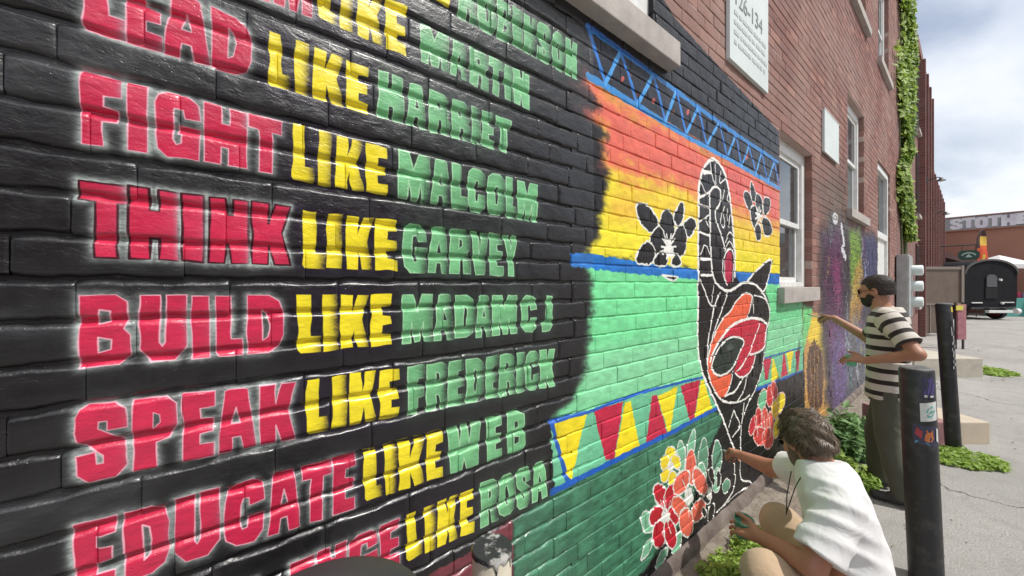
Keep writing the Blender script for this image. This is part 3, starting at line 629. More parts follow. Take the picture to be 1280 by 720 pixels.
mb.quad((WXR, 0, -.1), (WXR, 9, -.1), (WXR, 9, WTOP), (WXR, 0, WTOP))
mb.quad((WXL, 0, -.1), (WXL, 9, -.1), (WXL, 9, WTOP), (WXL, 0, WTOP))
mb.quad((WXL, 9, -.1), (WXR, 9, -.1), (WXR, 9, WTOP), (WXL, 9, WTOP))
mb.build('wall', M_BP, root)
mb = MB(); mb.box((WXL-.05, -.12, WTOP), (WXR+.05, 9.1, WTOP+.14)); mb.build('roof', M_STONE, root)
# stone sills
mb = MB(); mb.box((3.80, -.055, 1.485), (4.99, .12, 1.625), bev=.006); mb.build('window_sill', M_STONE, root)
mb = MB(); mb.box((.62, -.07, 2.852), (1.955, .12, 2.985), bev=.006); mb.build('window_sill', M_STONE, root)
mb = MB(); mb.box((6.64, -.06, 2.58), (8.05, .12, 2.70), bev=.006); mb.build('window_sill', M_STONE, root)
for a, b_ in ((6.8, 8.2), (9.25, 10.8)):
    mb = MB(); mb.box((a, -.06, 5.68), (b_, .12, 5.8), bev=.006); mb.build('window_sill', M_STONE, root)
def window(x0, x1, z0, z1, y=.065, fw=.075, rail=None, mid=True):
    wn = empty('window', (0, 0, 0)); wn.parent = root
    m = MB()
    m.box((x0, y, z0), (x0+fw, y+.09, z1), bev=.004); m.box((x1-fw, y, z0), (x1, y+.09, z1), bev=.004)
    m.box((x0+fw, y, z1-fw), (x1-fw, y+.09, z1), bev=.004); m.box((x0+fw, y+.0, z0), (x1-fw, y+.09, z0+.05), bev=.004)
    m.build('frame', M_WHITE, wn)
    rail = rail or (z0+z1)/2
    for (a, b_, yy) in ((z0+.05, rail+.025, y+.045), (rail-.025, z1-fw, y+.02)):
        s = MB(); sw = .055
        s.box((x0+fw, yy, a), (x0+fw+sw, yy+.035, b_), bev=.003); s.box((x1-fw-sw, yy, a), (x1-fw, yy+.035, b_), bev=.003)
        s.box((x0+fw+sw, yy, b_-.045), (x1-fw-sw, yy+.035, b_), bev=.003); s.box((x0+fw+sw, yy, a), (x1-fw-sw, yy+.035, a+.05), bev=.003)
        s.build('sash', M_WHITE, wn)
        g = MB(); g.box((x0+fw+sw, yy+.012, a+.05), (x1-fw-sw, yy+.018, b_-.045)); g.build('pane', M_GLASS, wn)
    return wn
window(3.875, 4.93, 1.628, 3.04, rail=2.27, fw=.11)
window(.80, 1.80, 2.988, 4.7, y=.03, rail=3.9, fw=.21)
window(6.72, 7.95, 2.703, 4.32, fw=.11)
window(6.9, 8.1, 5.803, 7.6, fw=.1); window(9.35, 10.7, 5.803, 7.6, fw=.1)
# white door with a dark transom
dr = empty('door', (0, 0, 0)); dr.parent = root
m = MB(); x0, x1 = 9.3, 10.9
m.box((x0, .03, 0), (x0+.12, .14, 3.95), bev=.004); m.box((x1-.12, .03, 0), (x1, .14, 3.95), bev=.004); m.box((x0+.12, .03, 3.83), (x1-.12, .14, 3.95), bev=.004); m.box((x0+.12, .03, 2.55), (x1-.12, .14, 2.67), bev=.004)
m.build('frame', M_WHITE, dr)
m = MB(); m.box((x0+.12, .07, .02), (x1-.12, .12, 2.55), bev=.004)
for zz_ in (.2, 1.35): m.box((x0+.3, .062, zz_), (x1-.3, .071, zz_+.95), bev=.003)
m.build('door_leaf', M_WHITE, dr)
m = MB(); m.box((x0+.12, .09, 2.67), (x1-.12, .1, 3.83)); m.build('pane', M_GLASS, dr)
# projecting foundation ledge
M_LEDGE = mat('foundation_plaster', (.10, .075, .065, 1), .9, (.20, .165, .14, 1), 7, bump=.8, bscale=30, bdist=.01)
m = MB(); seg = 60; X0, X1 = -2.0, 12.0; rr = random.Random(3)
V = []; F = []
for i in range(seg*3+1):
    x = X0+(X1-X0)*i/(seg*3); j = rr.uniform(-.006, .006)
    V += [(x, .02, .105+j*.5), (x, -.022+j*.7, .09+j), (x, -.04+j, .055), (x, -.05+j*1.5, -.05)]
for i in range(seg*3):
    for q in range(3): F.append((i*4+q, i*4+q+1, (i+1)*4+q+1, (i+1)*4+q))
m.add(V, F, 0, True); m.build('foundation_ledge', M_LEDGE, root)
# ------------------------------------------------------------------ ground
M_GROUND = bpy.data.materials.new('worn_paving'); M_GROUND.use_nodes = True
t = M_GROUND.node_tree; p = t.nodes['Principled BSDF']; pos = N(t, 'ShaderNodeNewGeometry').outputs['Position']
n1 = N(t, 'ShaderNodeTexNoise', {'Vector': pos, 'Scale': .7, 'Detail': 6.0, 'Roughness': .6}); n2 = N(t, 'ShaderNodeTexNoise', {'Vector': pos, 'Scale': 90.0, 'Detail': 4.0, 'Roughness': .7})
n4 = N(t, 'ShaderNodeTexNoise', {'Vector': pos, 'Scale': 6.0, 'Detail': 5.0, 'Roughness': .65})
a = N(t, 'ShaderNodeMix', {0: N(t, 'ShaderNodeMapRange', {0: n1.outputs[0], 1: .38, 2: .62}).outputs[0], 6: (.38, .37, .35, 1), 7: (.50, .485, .455, 1)}, data_type='RGBA')
b = N(t, 'ShaderNodeMix', {0: N(t, 'ShaderNodeMapRange', {0: n2.outputs[0], 1: .35, 2: .62, 3: 0., 4: .8}).outputs[0], 6: a.outputs[2], 7: (.25, .24, .225, 1)}, data_type='RGBA')
c = N(t, 'ShaderNodeMix', {0: N(t, 'ShaderNodeMapRange', {0: n4.outputs[0], 1: .48, 2: .70, 3: 0., 4: .6}).outputs[0], 6: b.outputs[2], 7: (.28, .265, .24, 1)}, data_type='RGBA')
dis = N(t, 'ShaderNodeTexNoise', {'Vector': pos, 'Scale': 2.4, 'Detail': 5.0}); dv = N(t, 'ShaderNodeVectorMath', {0: dis.outputs[1], 1: (.9, .9, .9)}, operation='MULTIPLY'); dp = N(t, 'ShaderNodeVectorMath', {0: pos, 1: dv.outputs[0]}, operation='ADD')
vo = N(t, 'ShaderNodeTexVoronoi', {'Vector': dp.outputs[0], 'Scale': .33}, feature='DISTANCE_TO_EDGE')
ck = N(t, 'ShaderNodeMapRange', {0: vo.outputs[0], 1: .001, 2: .006, 3: .75, 4: 0.})
d = N(t, 'ShaderNodeMix', {0: ck.outputs[0], 6: c.outputs[2], 7: (.13, .12, .105, 1)}, data_type='RGBA')
t.links.new(d.outputs[2], p.inputs['Base Color']); p.inputs['Roughness'].default_value = .92
hm = N(t, 'ShaderNodeMath', {0: n2.outputs[0], 1: N(t, 'ShaderNodeMath', {0: ck.outputs[0], 1: -1.5}, operation='MULTIPLY').outputs[0]}, operation='ADD')
bb = N(t, 'ShaderNodeBump', {'Height': hm.outputs[0], 'Strength': .9, 'Distance': .012}); t.links.new(bb.outputs[0], p.inputs['Normal'])
m = MB(); m.quad((-400, -400, 0), (400, -400, 0), (400, 400, 0), (-400, 400, 0)); g = m.build('ground', M_GROUND); tag(g, kind='structure')
# dirt strip along the foot of the wall
M_DIRT = mat('dry_dirt', (.19, .155, .12, 1), .95, (.31, .27, .22, 1), 14, bump=1, bscale=50, bdist=.02)
m = MB(); rr = random.Random(8); V = []; F = []
nn = 90
for i in range(nn+1):
    x = -1+13*i/nn; w_ = .30+.07*math.sin(i*.7)+rr.uniform(-.05, .05)
    V += [(x, -.03, .03), (x, -.05-w_*.5, .018+rr.uniform(0, .012)), (x, -.05-w_, .003)]
for i in range(nn): F += [(i*3+1, (i+1)*3+1, (i+1)*3, i*3), (i*3+2, (i+1)*3+2, (i+1)*3+1, i*3+1)]
m.add(V, F, 0, True); tag(m.build('dirt_strip', M_DIRT), kind='structure')
# tar seams and road markings further out
M_TAR = mat('tar', (.06, .06, .058, 1), .8)
m = MB()
for pts in ([(9, -4.5), (14, -5.6), (24, -7.9)], [(8, -6.0), (13, -6.3), (22, -9.8)], [(6.3, -2.6), (8.2, -3.6), (9.6, -6.0)], [(12, -3.2), (16, -5.6), (26, -8.0)]):
    q = []
    for i in range(len(pts)-1):
        for k_ in range(8): f = k_/8; q.append(Vector((pts[i][0]*(1-f)+pts[i+1][0]*f, pts[i][1]*(1-f)+pts[i+1][1]*f+rr.uniform(-.04, .04), .004)))
    for i in range(len(q)-1):
        dd = (q[i+1]-q[i]).normalized(); nn_ = Vector((-dd.y, dd.x, 0))*rr.uniform(.012, .03)
        m.quad(q[i]-nn_, q[i+1]-nn_, q[i+1]+nn_, q[i]+nn_)
tag(m.build('road_seam', M_TAR), kind='structure')

# ------------------------------------------------------------------ wall neighbours: next two buildings
M_BP2 = brickpat('brick_wall_second', (.23, .085, .075, 1), (.17, .065, .06, 1), (.28, .2, .17, 1), 1.15)
M_DK = mat('dark_metal', (.03, .03, .032, 1), .5, (.05, .05, .05, 1), 20)
M_DBR = mat('dark_brown_shutter', (.075, .045, .038, 1), .6, (.11, .065, .055, 1), 10)
def neighbour(x0, x1, h, label, nwin, seed):
    r = empty('brick_warehouse', ((x0+x1)/2, 0, 0)); tag(r, label, 'building')
    ox = (x0+x1)/2; m = MB(); m.box((x0-ox, .0, -.1), (x1-ox, 9, h-.3)); m.build('wall', M_BP2, r)
    m = MB(); m.box((x0-ox-.0, -.07, h-.3), (x1-ox, 9.05, h)); m.build('cornice', M_BP2, r)
    rr = random.Random(seed); st = (x1-x0)/nwin
    for i in range(nwin):
        xc = x0-ox+st*(i+.5)
        m = MB(); m.box((xc+st*.30, -.16, .0), (xc+st*.42, -.002, h-.35), bev=.01); m.build('pilaster', M_BP2, r)
        for zb in (1.0, 3.8, 6.4):
            if zb+1.9 > h-.4: continue
            f = MB(); f.box((xc-.5, -.035, zb), (xc+.22, -.004, zb+1.9)); w_ = f.build('window', M_DBR, r)
            s = MB(); s.box((xc-.44, -.045, zb+.06), (xc+.16, -.037, zb+1.84)); s.build('pane', M_GLASS, w_)
            s = MB(); s.box((xc-.56, -.09, zb-.1), (xc+.28, -.004, zb-.003)); s.build('sill', M_STONE, w_)
    return r
neighbour(16.22, 21.5, 9.15, 'tall brick warehouse wall with dark windows just past the vine column', 4, 1)
neighbour(21.52, 30.8, 6.5, 'lower brick warehouse at the far end of the wall row', 7, 2)
# low building across the end of the lane, with a painted parapet
M_ORB = mat('salmon_masonry', (.36, .17, .115, 1), .85, (.31, .145, .10, 1), .6, bump=.2, bscale=12)
M_PAR = mat('grey_parapet', (.35, .36, .35, 1), .8, (.24, .25, .25, 1), 2)
M_GRAFW = mat('white_graffiti', (.78, .76, .78, 1), .7, (.62, .56, .64, 1), 1.5); M_GRAFK = mat('black_graffiti', (.04, .04, .045, 1), .7)
r = empty('end_building', (34, 0, 0)); tag(r, 'low salmon brick building across the end of the lane with graffiti on its parapet', 'building')
m = MB(); m.box((0, -32, -.1), (10, 4, 4.86)); m.build('wall', M_ORB, r)
m = MB(); m.box((-.06, -32, 4.86), (10, 4, 5.62)); m.build('parapet', M_PAR, r)
m = MB(); m.box((-.1, -32, 5.62), (10, 4, 5.68)); m.box((-.1, -32, 4.82), (-.0, 4, 4.88)); m.build('coping', M_ORB, r)
def flat_glyph(m, ch, y0, y1, z0, z1, x, th=.02, grow=0, mi=0):
    L = GL[ch]
    bm = bmesh.new(); es = []
    for P in L:
        vs = [bm.verts.new((x, y0+(y1-y0)*u, z1+(z0-z1)*v)) for u, v in P]
        for i in range(len(vs)): es.append(bm.edges.new((vs[i], vs[(i+1) % len(vs)])))
    bmesh.ops.triangle_fill(bm, edges=es, use_beauty=True); bm.verts.index_update()
    m.add([v.co for v in bm.verts], [[v.index for v in f.verts] for f in bm.faces], mi); bm.free()
txt = 'STOTHERS'; y = -.25
m = MB(); mk = MB()
mk.quad((-.063, .1, 4.90), (-.063, -4.1, 4.90), (-.063, -4.1, 5.60), (-.063, .1, 5.60)); 
for i, ch in enumerate(txt):
    zo = (.0, .03, -.03, .02, -.02, .03, 0, .02)[i]; flat_glyph(mk, ch, y+.05, y-.52, 4.885+zo*.5, 5.60+zo*.4, -.066-.006*i); flat_glyph(m, ch, y+.01, y-.47, 4.94+zo, 5.56+zo*.5, -.069-.006*i); y -= .455
m.build('graffiti_lettering', M_GRAFW, r)
for yy, zt, wd_ in ((-3.4, 2.6, 1.2), (-6.2, 2.9, 1.6), (-9.4, 2.7, 2.0)):
    s = MB(); s.box((-.05, yy-wd_, .9), (-.003, yy, zt)); wq = s.build('window', M_WHITE, r)
    s = MB(); s.box((-.06, yy-wd_+.12, 1.02), (-.052, yy-.12, zt-.12)); s.build('pane', M_GLASS, wq)

# ------------------------------------------------------------------ ivy on the wall
def leaf_mat(name, c1, c2, tr=.35):
    m = bpy.data.materials.new(name); m.use_nodes = True; t = m.node_tree; p = t.nodes['Principled BSDF']
    oi = N(t, 'ShaderNodeNewGeometry'); n = N(t, 'ShaderNodeTexNoise', {'Vector': oi.outputs['Position'], 'Scale': 5.0, 'Detail': 3.0})
    wn = N(t, 'ShaderNodeMath', {0: oi.outputs['Random Per Island'], 1: .6}, operation='MULTIPLY')
    ad = N(t, 'ShaderNodeMath', {0: wn.outputs[0], 1: N(t, 'ShaderNodeMath', {0: n.outputs[0], 1: .5}, operation='MULTIPLY').outputs[0]}, operation='ADD')
    x = N(t, 'ShaderNodeMix', {0: ad.outputs[0], 6: c1, 7: c2}, data_type='RGBA')
    t.links.new(x.outputs[2], p.inputs['Base Color']); p.inputs['Roughness'].default_value = .55
    tb = N(t, 'ShaderNodeBsdfTranslucent', {0: x.outputs[2]}); ms = N(t, 'ShaderNodeMixShader', {0: tr, 1: p.outputs[0], 2: tb.outputs[0]})
    t.links.new(ms.outputs[0], t.nodes['Material Output'].inputs[0]); return m
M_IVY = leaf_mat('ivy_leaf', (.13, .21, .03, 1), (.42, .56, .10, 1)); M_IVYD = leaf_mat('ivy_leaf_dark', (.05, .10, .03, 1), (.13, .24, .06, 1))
M_WEED = leaf_mat('weed_leaf', (.18, .30, .05, 1), (.48, .64, .14, 1), .45); M_WEEDD = leaf_mat('weed_leaf_cool', (.10, .20, .07, 1), (.24, .40, .15, 1)); M_STEM = mat('stem', (.10, .13, .05, 1), .8)
def leaf(m, c, size, nrm, rr, mi=0, ln=1.5):
    n = (Vector(nrm)+Vector((rr.uniform(-.6, .6), rr.uniform(-.6, .6), rr.uniform(-.6, .6)))).normalized()
    a = n.cross(Vector((rr.uniform(-1, 1), rr.uniform(-1, 1), rr.uniform(-1, 1)))).normalized(); b = n.cross(a)
    c = Vector(c); L = size*ln
    m.add([c-a*L*.5, c-b*size*.42+n*size*.06-a*L*.1, c+a*L*.5-n*size*.12, c+b*size*.42+n*size*.06-a*L*.1], [(0, 1, 2), (0, 2, 3)], mi)
rr = random.Random(21)
iv = empty('ivy_vine', (13.2, -.1, 0)); tag(iv, 'tall bright green ivy column climbing the brick wall beside the meter box', 'vine')
m = MB(); 
for i in range(15000):
    z = 2.75+rr.random()**.9*7.7
    base = 13.0+.35*math.sin(z*1.1)+.25*math.sin(z*2.7); wd_ = .85+.33*math.sin(z*.9+1)+.3*math.sin(z*2.3)
    if z < 4.2: wd_ *= .35+.65*(z-2.75)/1.45
    x = base+rr.gauss(0, .5)*wd_; dpt = .08+.12*abs(math.sin(z*1.9+x*2.1))*max(0, 1-abs(x-base)/(wd_*1.3+.01))
    y = -rr.random()*dpt-.03
    if math.sin(z*2.2+x*3)+rr.uniform(-1.0, 1.0) < -.95: continue
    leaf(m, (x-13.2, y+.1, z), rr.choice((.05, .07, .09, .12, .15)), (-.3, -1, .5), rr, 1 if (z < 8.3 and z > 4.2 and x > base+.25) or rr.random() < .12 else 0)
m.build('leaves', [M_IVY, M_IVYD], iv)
m = MB()
for k_ in range(7):
    x = rr.uniform(-.6, .6); P = [(x, -0.0+.08, 0)]
    for q in range(16): x += rr.uniform(-.12, .12); P.append((x, .08, .62*(q+1)))
    m.tube(P, [.02-.001*i for i in range(17)], 6)
m.build('stem', M_STEM, iv)

# ------------------------------------------------------------------ weeds
def weed(name, label, c, rad, h, n, mats, seed, group=None, sz=.028, narrow=1.6):
    rr = random.Random(seed); e = empty(name, c); tag(e, label, 'weeds', group)
    m = MB(); s = MB(); ns = max(6, n//20); hub = [(rr.uniform(-.7, .7)*rad, rr.uniform(-.6, .6)*rad, rr.uniform(.5, 1.15)) for _ in range(6)]
    for i in range(ns):
        a = rr.uniform(0, 6.28); r_ = rad*math.sqrt(rr.random()); bx, by = r_*math.cos(a), r_*math.sin(a)*.8
        hq = min(hub, key=lambda q: (q[0]-bx)**2+(q[1]-by)**2); bx += (hq[0]-bx)*.35; by += (hq[1]-by)*.35; hh = h*rr.uniform(.35, 1)*(1-.45*r_/rad)*hq[2]*(1.5 if rr.random() < .06 else 1); lx, ly = rr.uniform(-.3, .3)*hh, rr.uniform(-.3, .3)*hh
        P = [(bx+lx*f*f, by+ly*f*f, hh*f) for f in (0, .35, .7, 1)]; s.tube(P, [.003, .0025, .002, .001], 4, cap=False)
        for k_ in range(n//ns):
            f = rr.uniform(.15, 1.02); a2 = rr.uniform(0, 6.28); o = rr.uniform(.0, .045)+sz*.4
            q = (bx+lx*f*f+o*math.cos(a2), by+ly*f*f+o*math.sin(a2), hh*f+rr.uniform(-.01, .02))
            if q[2] < .008: continue
            leaf(m, q, sz*rr.uniform(.55, 1.15), (math.cos(a2)*.5, math.sin(a2)*.5, 1), rr, 0, narrow)
    m.build('leaves', mats, e); s.build('stem', M_STEM, e); return e
def gnd(px, py, z=0): return sight(px, py, (H-z)*FPX/(py-HOR))
def wd(label, px, py, *a, **k):
    c = gnd(px, py); c.y = min(c.y, -.20-.0); return weed('weed_patch', label, (c.x, c.y, .01), *a, **k)
G = 'weeds along the foot of the wall'
weed('weed_patch', 'bright green weeds between the wall and the crouching painter', (2.62, -.32, .01), .26, .17, 2600, M_WEED, 1, G)
weed('weed_patch', 'lower bright green weeds beside the crouching painter’s cup', (2.18, -.26, .01), .19, .13, 1700, M_WEED, 2, G)
weed('weed_patch', 'sparse greyish weeds at the corner of the foundation ledge', (1.78, -.20, .01), .13, .09, 500, M_WEEDD, 3, G, sz=.02)
weed('weed_patch', 'tall blue-green weeds against the wall below the graffiti', (4.75, -.26, .01), .26, .46, 1500, M_WEEDD, 4, G, sz=.05, narrow=2.6)
weed('weed_patch', 'leafy green weeds on the ground behind the crouching painter', (4.05, -.36, .01), .30, .25, 2400, M_WEED, 5, G, sz=.035)
weed('weed_patch', 'narrow-leaved weeds by the wall at the standing painter’s feet', (5.4, -.3, .01), .28, .3, 1200, M_WEEDD, 6, G, sz=.045, narrow=2.4)
c = gnd(1212, 574); weed('weed_patch', 'grassy weeds at the foot of the leaning bollard', (c.x, c.y, .006), .30, .075, 1900, M_WEED, 7, None, sz=.03, narrow=2.2)
c = gnd(1192, 578); weed('weed_patch', 'small grassy tuft between the two bollards', (c.x, c.y, .006), .16, .05, 700, M_WEED, 8, None, sz=.026, narrow=2.2)
c = gnd(1238, 466); weed('weed_patch', 'grass tuft at the end of the far concrete slab', (c.x, c.y, .006), .42, .09, 1200, M_WEED, 9, None, sz=.04, narrow=2.4)

# ------------------------------------------------------------------ bollards
M_BOL = mat('black_bollard_paint', (.020, .021, .024, 1), .45, (.075, .072, .068, 1), 16, ndetail=9, lo=.5, hi=.8, bump=.35, bscale=22, bdist=.004)
M_BOLT = mat('bollard_cap_worn', (.05, .05, .05, 1), .6, (.16, .16, .155, 1), 18)
def sticker(name, parent, rad, zc, ang0, ang1, h, mats, shapes=None, rot=0):
    """paper wrapped on the pipe; shapes are drawn inside it as flat polygons (u 0..1, v 0..1, material)"""
    def P(u, v, o): a = ang0+(ang1-ang0)*u; return (math.cos(a)*(rad+o), math.sin(a)*(rad+o), zc+h*(v-.5)+rot*(u-.5))
    m = MB(); n = 8
    for i in range(n): m.quad(P(i/n, 0, .0012), P((i+1)/n, 0, .0012), P((i+1)/n, 1, .0012), P(i/n, 1, .0012), 0)
    for k_, (L, mi) in enumerate(shapes or []): m.add([P(u, v, .0020+.0004*k_) for u, v in L], [tuple(range(len(L)))], mi)
    return m.build(name, mats, parent)
def bollard(label, base, top, rad):
    e = empty('bollard', base); tag(e, label, 'bollard', 'black steel bollards beside the pavement')
    d_ = Vector(top)-Vector(base); L = d_.length; e.rotation_euler = d_.to_track_quat('Z', 'Y').to_euler()
    m = MB(); m.tube([(0, 0, -.05), (0, 0, .3), (0, 0, L*.6), (0, 0, L-.014), (0, 0, L-.003)], [rad, rad, rad, rad, rad-.008], 48, cap=False); m.build('pipe', M_BOL, e)
    m = MB(); m.tube([(0, 0, L-.004), (0, 0, L+.001)], [rad-.006, rad-.012], 40); m.build('cap', M_BOLT, e)
    return e, L
b1 = sight(1158, 728, 2.0); b1.z = 0; t1 = sight(1145, 459, 2.0)
B1, L1 = bollard('nearest black bollard, covered with three stickers', b1, t1, .069)
b2 = sight(1192, 562, 3.6); b2.z = 0; t2 = sight(1179, 379, 3.6)
B2, L2 = bollard('taller leaning black bollard with white scrawl, behind the stickered one', b2, t2, .056)
def solid(name, c, r=.6): return mat(name, c, r, tuple(q*.8 for q in c[:3])+(1,), 60)
C_PUR, C_WH, C_TEAL, C_OR, C_DB, C_RED2, C_BLU2 = solid('sticker_purple', (.12, .09, .32, 1)), solid('sticker_white', (.72, .74, .72, 1)), solid('sticker_teal', (.12, .48, .40, 1)), solid('sticker_orange', (.62, .20, .06, 1)), solid('sticker_dark', (.05, .05, .10, 1)), solid('sticker_red', (.42, .05, .07, 1)), solid('sticker_blue', (.10, .28, .45, 1))
def facing(o, px): # angle on the pipe that looks to the camera, in the pipe's own frame
    v = o.matrix_world.inverted().to_3x3() @ (cam.location-o.location); return math.atan2(v.y, v.x)
bpy.context.view_layer.update()
f0 = facing(B1, 0)
sticker('sticker', B1, .069, L1-.095, f0+.25, f0+1.15, .115, [C_DB, C_PUR, C_WH], [([(.1, .2), (.5, .95), (.55, .9), (.2, .2)], 1), ([(.3, .2), (.62, .9), (.7, .85), (.42, .2)], 1), ([(.55, .2), (.85, .75), (.9, .6), (.68, .2)], 1), ([(.12, .05), (.3, .05), (.3, .16), (.12, .16)], 2), ([(.5, .05), (.75, .05), (.75, .14), (.5, .14)], 2)])
sticker('sticker', B1, .069, L1-.225, f0+.1, f0+1.2, .10, [C_WH, C_TEAL], [([(.3, .3), (.42, .2), (.6, .2), (.74, .34), (.7, .4), (.58, .28), (.44, .28), (.36, .38)], 1), ([(.28, .5), (.4, .72), (.46, .68), (.36, .46)], 1), ([(.5, .78), (.62, .82), (.7, .7), (.62, .68), (.56, .74)], 1), ([(.44, .42), (.56, .6), (.64, .52), (.52, .38)], 1), ([(.66, .5), (.76, .62), (.8, .5), (.72, .42)], 1)], rot=.012)
sticker('sticker', B1, .069, L1-.355, f0-.35, f0+1.2, .105, [C_DB, C_OR, C_RED2, C_BLU2, C_WH], [([(.38, .25), (.5, .18), (.66, .22), (.76, .4), (.72, .62), (.58, .7), (.44, .6)], 1), ([(.44, .7), (.5, .84), (.54, .66)], 1), ([(.62, .68), (.72, .84), (.72, .6)], 1), ([(.08, .5), (.3, .3), (.34, .7), (.14, .86)], 2), ([(.05, .02), (.6, .02), (.5, .14), (.1, .18)], 3), ([(.86, .3), (.98, .2), (.98, .9), (.88, .95)], 4)], rot=-.01)
f1 = facing(B2, 0)
rr = random.Random(14); shp = []
for k_ in range(16):
    u, v = rr.uniform(.1, .8), .04+k_*.06; shp.append(([(u, v), (u+.12, v+.01), (u+rr.uniform(0, .3), v+.07), (u-.02, v+.05)], 1))
sticker('scrawl', B2, .056, L2-.42, f1+.55, f1+1.25, .5, [M_BOL, C_WH], shp)
sticker('reflector', B2, .056, L2-.06, f1+.95, f1+1.5, .05, [solid('sticker_yellow', (.7, .62, .08, 1))])

# ------------------------------------------------------------------ white post with dripped black paint, dark bin at the picture's lower edge
M_POSTW = mat('cream_post_paint', (.62, .57, .45, 1), .55, (.50, .45, .36, 1), 20, bump=.3, bscale=60, bdist=.003); M_DRIP = mat('black_paint_painted_sheen', (.03, .03, .032, 1), .25, (.42, .41, .39, 1), 28, lo=.5, hi=.62, bump=.4, bscale=40, bdist=.003)  # drip paint: pale patches are wet sheen painted into the colour
pb = sight(615, 690, .92); e = empty('post', (pb.x, pb.y, 0)); tag(e, 'short cream post with black paint dripping over its top', 'post')
m = MB(); zt = H-.655*.92/.9; m.tube([(0, 0, 0), (0, 0, zt-.012), (0, 0, zt-.001)], [.05, .05, .044], 32); m.build('shaft', M_POSTW, e)
m = MB(); V = []; F = []; n = 48; rr = random.Random(2)
dl = [.003+.004*math.sin(k_*.9)+(.028 if k_ in (6, 7, 19, 33, 40) else 0)+rr.uniform(0, .008) for k_ in range(n)]
for k_ in range(n):
    a = 2*math.pi*k_/n
    V += [(.051*math.cos(a), .051*math.sin(a), zt-.006-dl[k_]), (.0525*math.cos(a), .0525*math.sin(a), zt-.005-dl[k_]*.6), (.0525*math.cos(a), .0525*math.sin(a), zt-.003), (.050*math.cos(a), .050*math.sin(a), zt+.001)]
for k_ in range(n):
    q = (k_+1) % n
    for j in range(3): F.append((k_*4+j, q*4+j, q*4+j+1, k_*4+j+1))
m.add(V, F, 0, True); m.add([V[k_*4+3] for k_ in range(n)], [tuple(range(n))]); m.build('paint_drip', M_DRIP, e)
M_BIN = mat('black_plastic', (.03, .03, .034, 1), .6, (.045, .045, .05, 1), 4)
c = sight(400, 760, .62); e = empty('waste_bin', (c.x, c.y, 0)); tag(e, 'black plastic bin with a rounded lid standing close to the lettered wall', 'bin')
ztp = H-(707-HOR)/FPX*.60-.088
m = MB(); m.tube([(0, 0, .02), (0, 0, ztp-.12)], [.15, .185], 40); m.build('body', M_BIN, e)
m = MB(); m.tube([(0, 0, ztp-.118), (0, 0, ztp-.085), (0, 0, ztp-.05), (0, 0, ztp-.022), (0, 0, ztp-.006), (0, 0, ztp)], [.20, .202, .185, .14, .08, .012], 48); m.build('lid', M_BIN, e)

# ------------------------------------------------------------------ signs, lamps and boxes on the wall
M_SIGN = mat('white_sign_face', (.68, .74, .72, 1), .5, (.60, .66, .64, 1), 2.5); M_INK = mat('grey_sign_ink', (.22, .25, .25, 1), .6); M_INK2 = mat('faded_sign_ink', (.46, .50, .49, 1), .6)
def text_mesh(s, size, loc, matl, parent, name, ext=.0008, align='LEFT'):
    cu = bpy.data.curves.new(name, 'FONT'); cu.body = s; cu.size = size; cu.extrude = ext; cu.align_x = align
    o = bpy.data.objects.new(name, cu); COL.objects.link(o); bpy.context.view_layer.update()
    me = bpy.data.meshes.new_from_object(o.evaluated_get(bpy.context.evaluated_depsgraph_get())); bpy.data.objects.remove(o); me.name = name
    me.materials.clear(); q = link(name, me, parent, matl); q.rotation_euler = (math.radians(90), 0, 0); q.location = loc; return q
r = empty('parking_sign', (2.72, -.022, 3.2)); tag(r, 'larger white sign numbered 126-134 high on the brick wall', 'sign')
m = MB(); m.box((0, -.006, .02), (.76, .02, .86), bev=.002); m.build('board', M_SIGN, r)
text_mesh('126-134', .17, (.06, -.008, .44), M_INK, r, 'lettering')
m = MB(); rr = random.Random(6)
for k_, zz_ in enumerate((.74, .36, .29, .22, .15)):
    x = .07
    while x < .66: L_ = rr.uniform(.03, .1); m.box((x, -.0085, zz_), (x+L_, -.0064, zz_+(.05 if k_ == 0 else .028))); x += L_+rr.uniform(.012, .03)
tag(m.build('faded_print', M_INK2, r), kind='stuff')
X0, X1 = unwall(1027, 135)[0], unwall(1045, 150)[0]; z0 = unwall(1028, 190)[1]; z1 = unwall(1027, 137)[1]
r = empty('notice_board', (X0, -.022, z0)); tag(r, 'small blank white sign between the low window and the high window', 'sign')
m = MB(); m.box((0, -.006, 0), (X1-X0, .02, z1-z0), bev=.002); m.build('board', M_SIGN, r)
m = MB(); m.box((-.012, -.009, -.012), (X1-X0+.012, -.0005, .0)); m.box((-.012, -.009, z1-z0), (X1-X0+.012, -.0005, z1-z0+.012)); m.build('frame', M_WHITE, r)
# meter cabinet with three round meters
M_GAL = mat('galvanised_grey', (.42, .44, .44, 1), .5, (.32, .34, .34, 1), 8, metal=.2, bump=.2, bscale=20)
cx = 11.9; r = empty('meter_cabinet', (cx, 0, 0)); tag(r, 'grey electric meter cabinet on the brick wall beside the white door', 'electric box')
m = MB(); m.box((-.25, -.20, .9), (.6, -.02, 2.32), bev=.01); m.build('cabinet', M_GAL, r)
m = MB(); m.box((-.22, -.212, .94), (.57, -.201, 2.28), bev=.004); m.build('door_panel', M_GAL, r)
for zc in (1.98, 1.62, 1.26):
    m = MB(); m.tube([(.42, -.20, zc), (.42, -.37, zc), (.42, -.385, zc)], [.115, .115, .09], 24); m.build('meter', M_SIGN, r)
m = MB(); m.tube([(.0, -.1, .0), (.0, -.1, .9)], .035, 12); m.build('conduit', M_GAL, r)
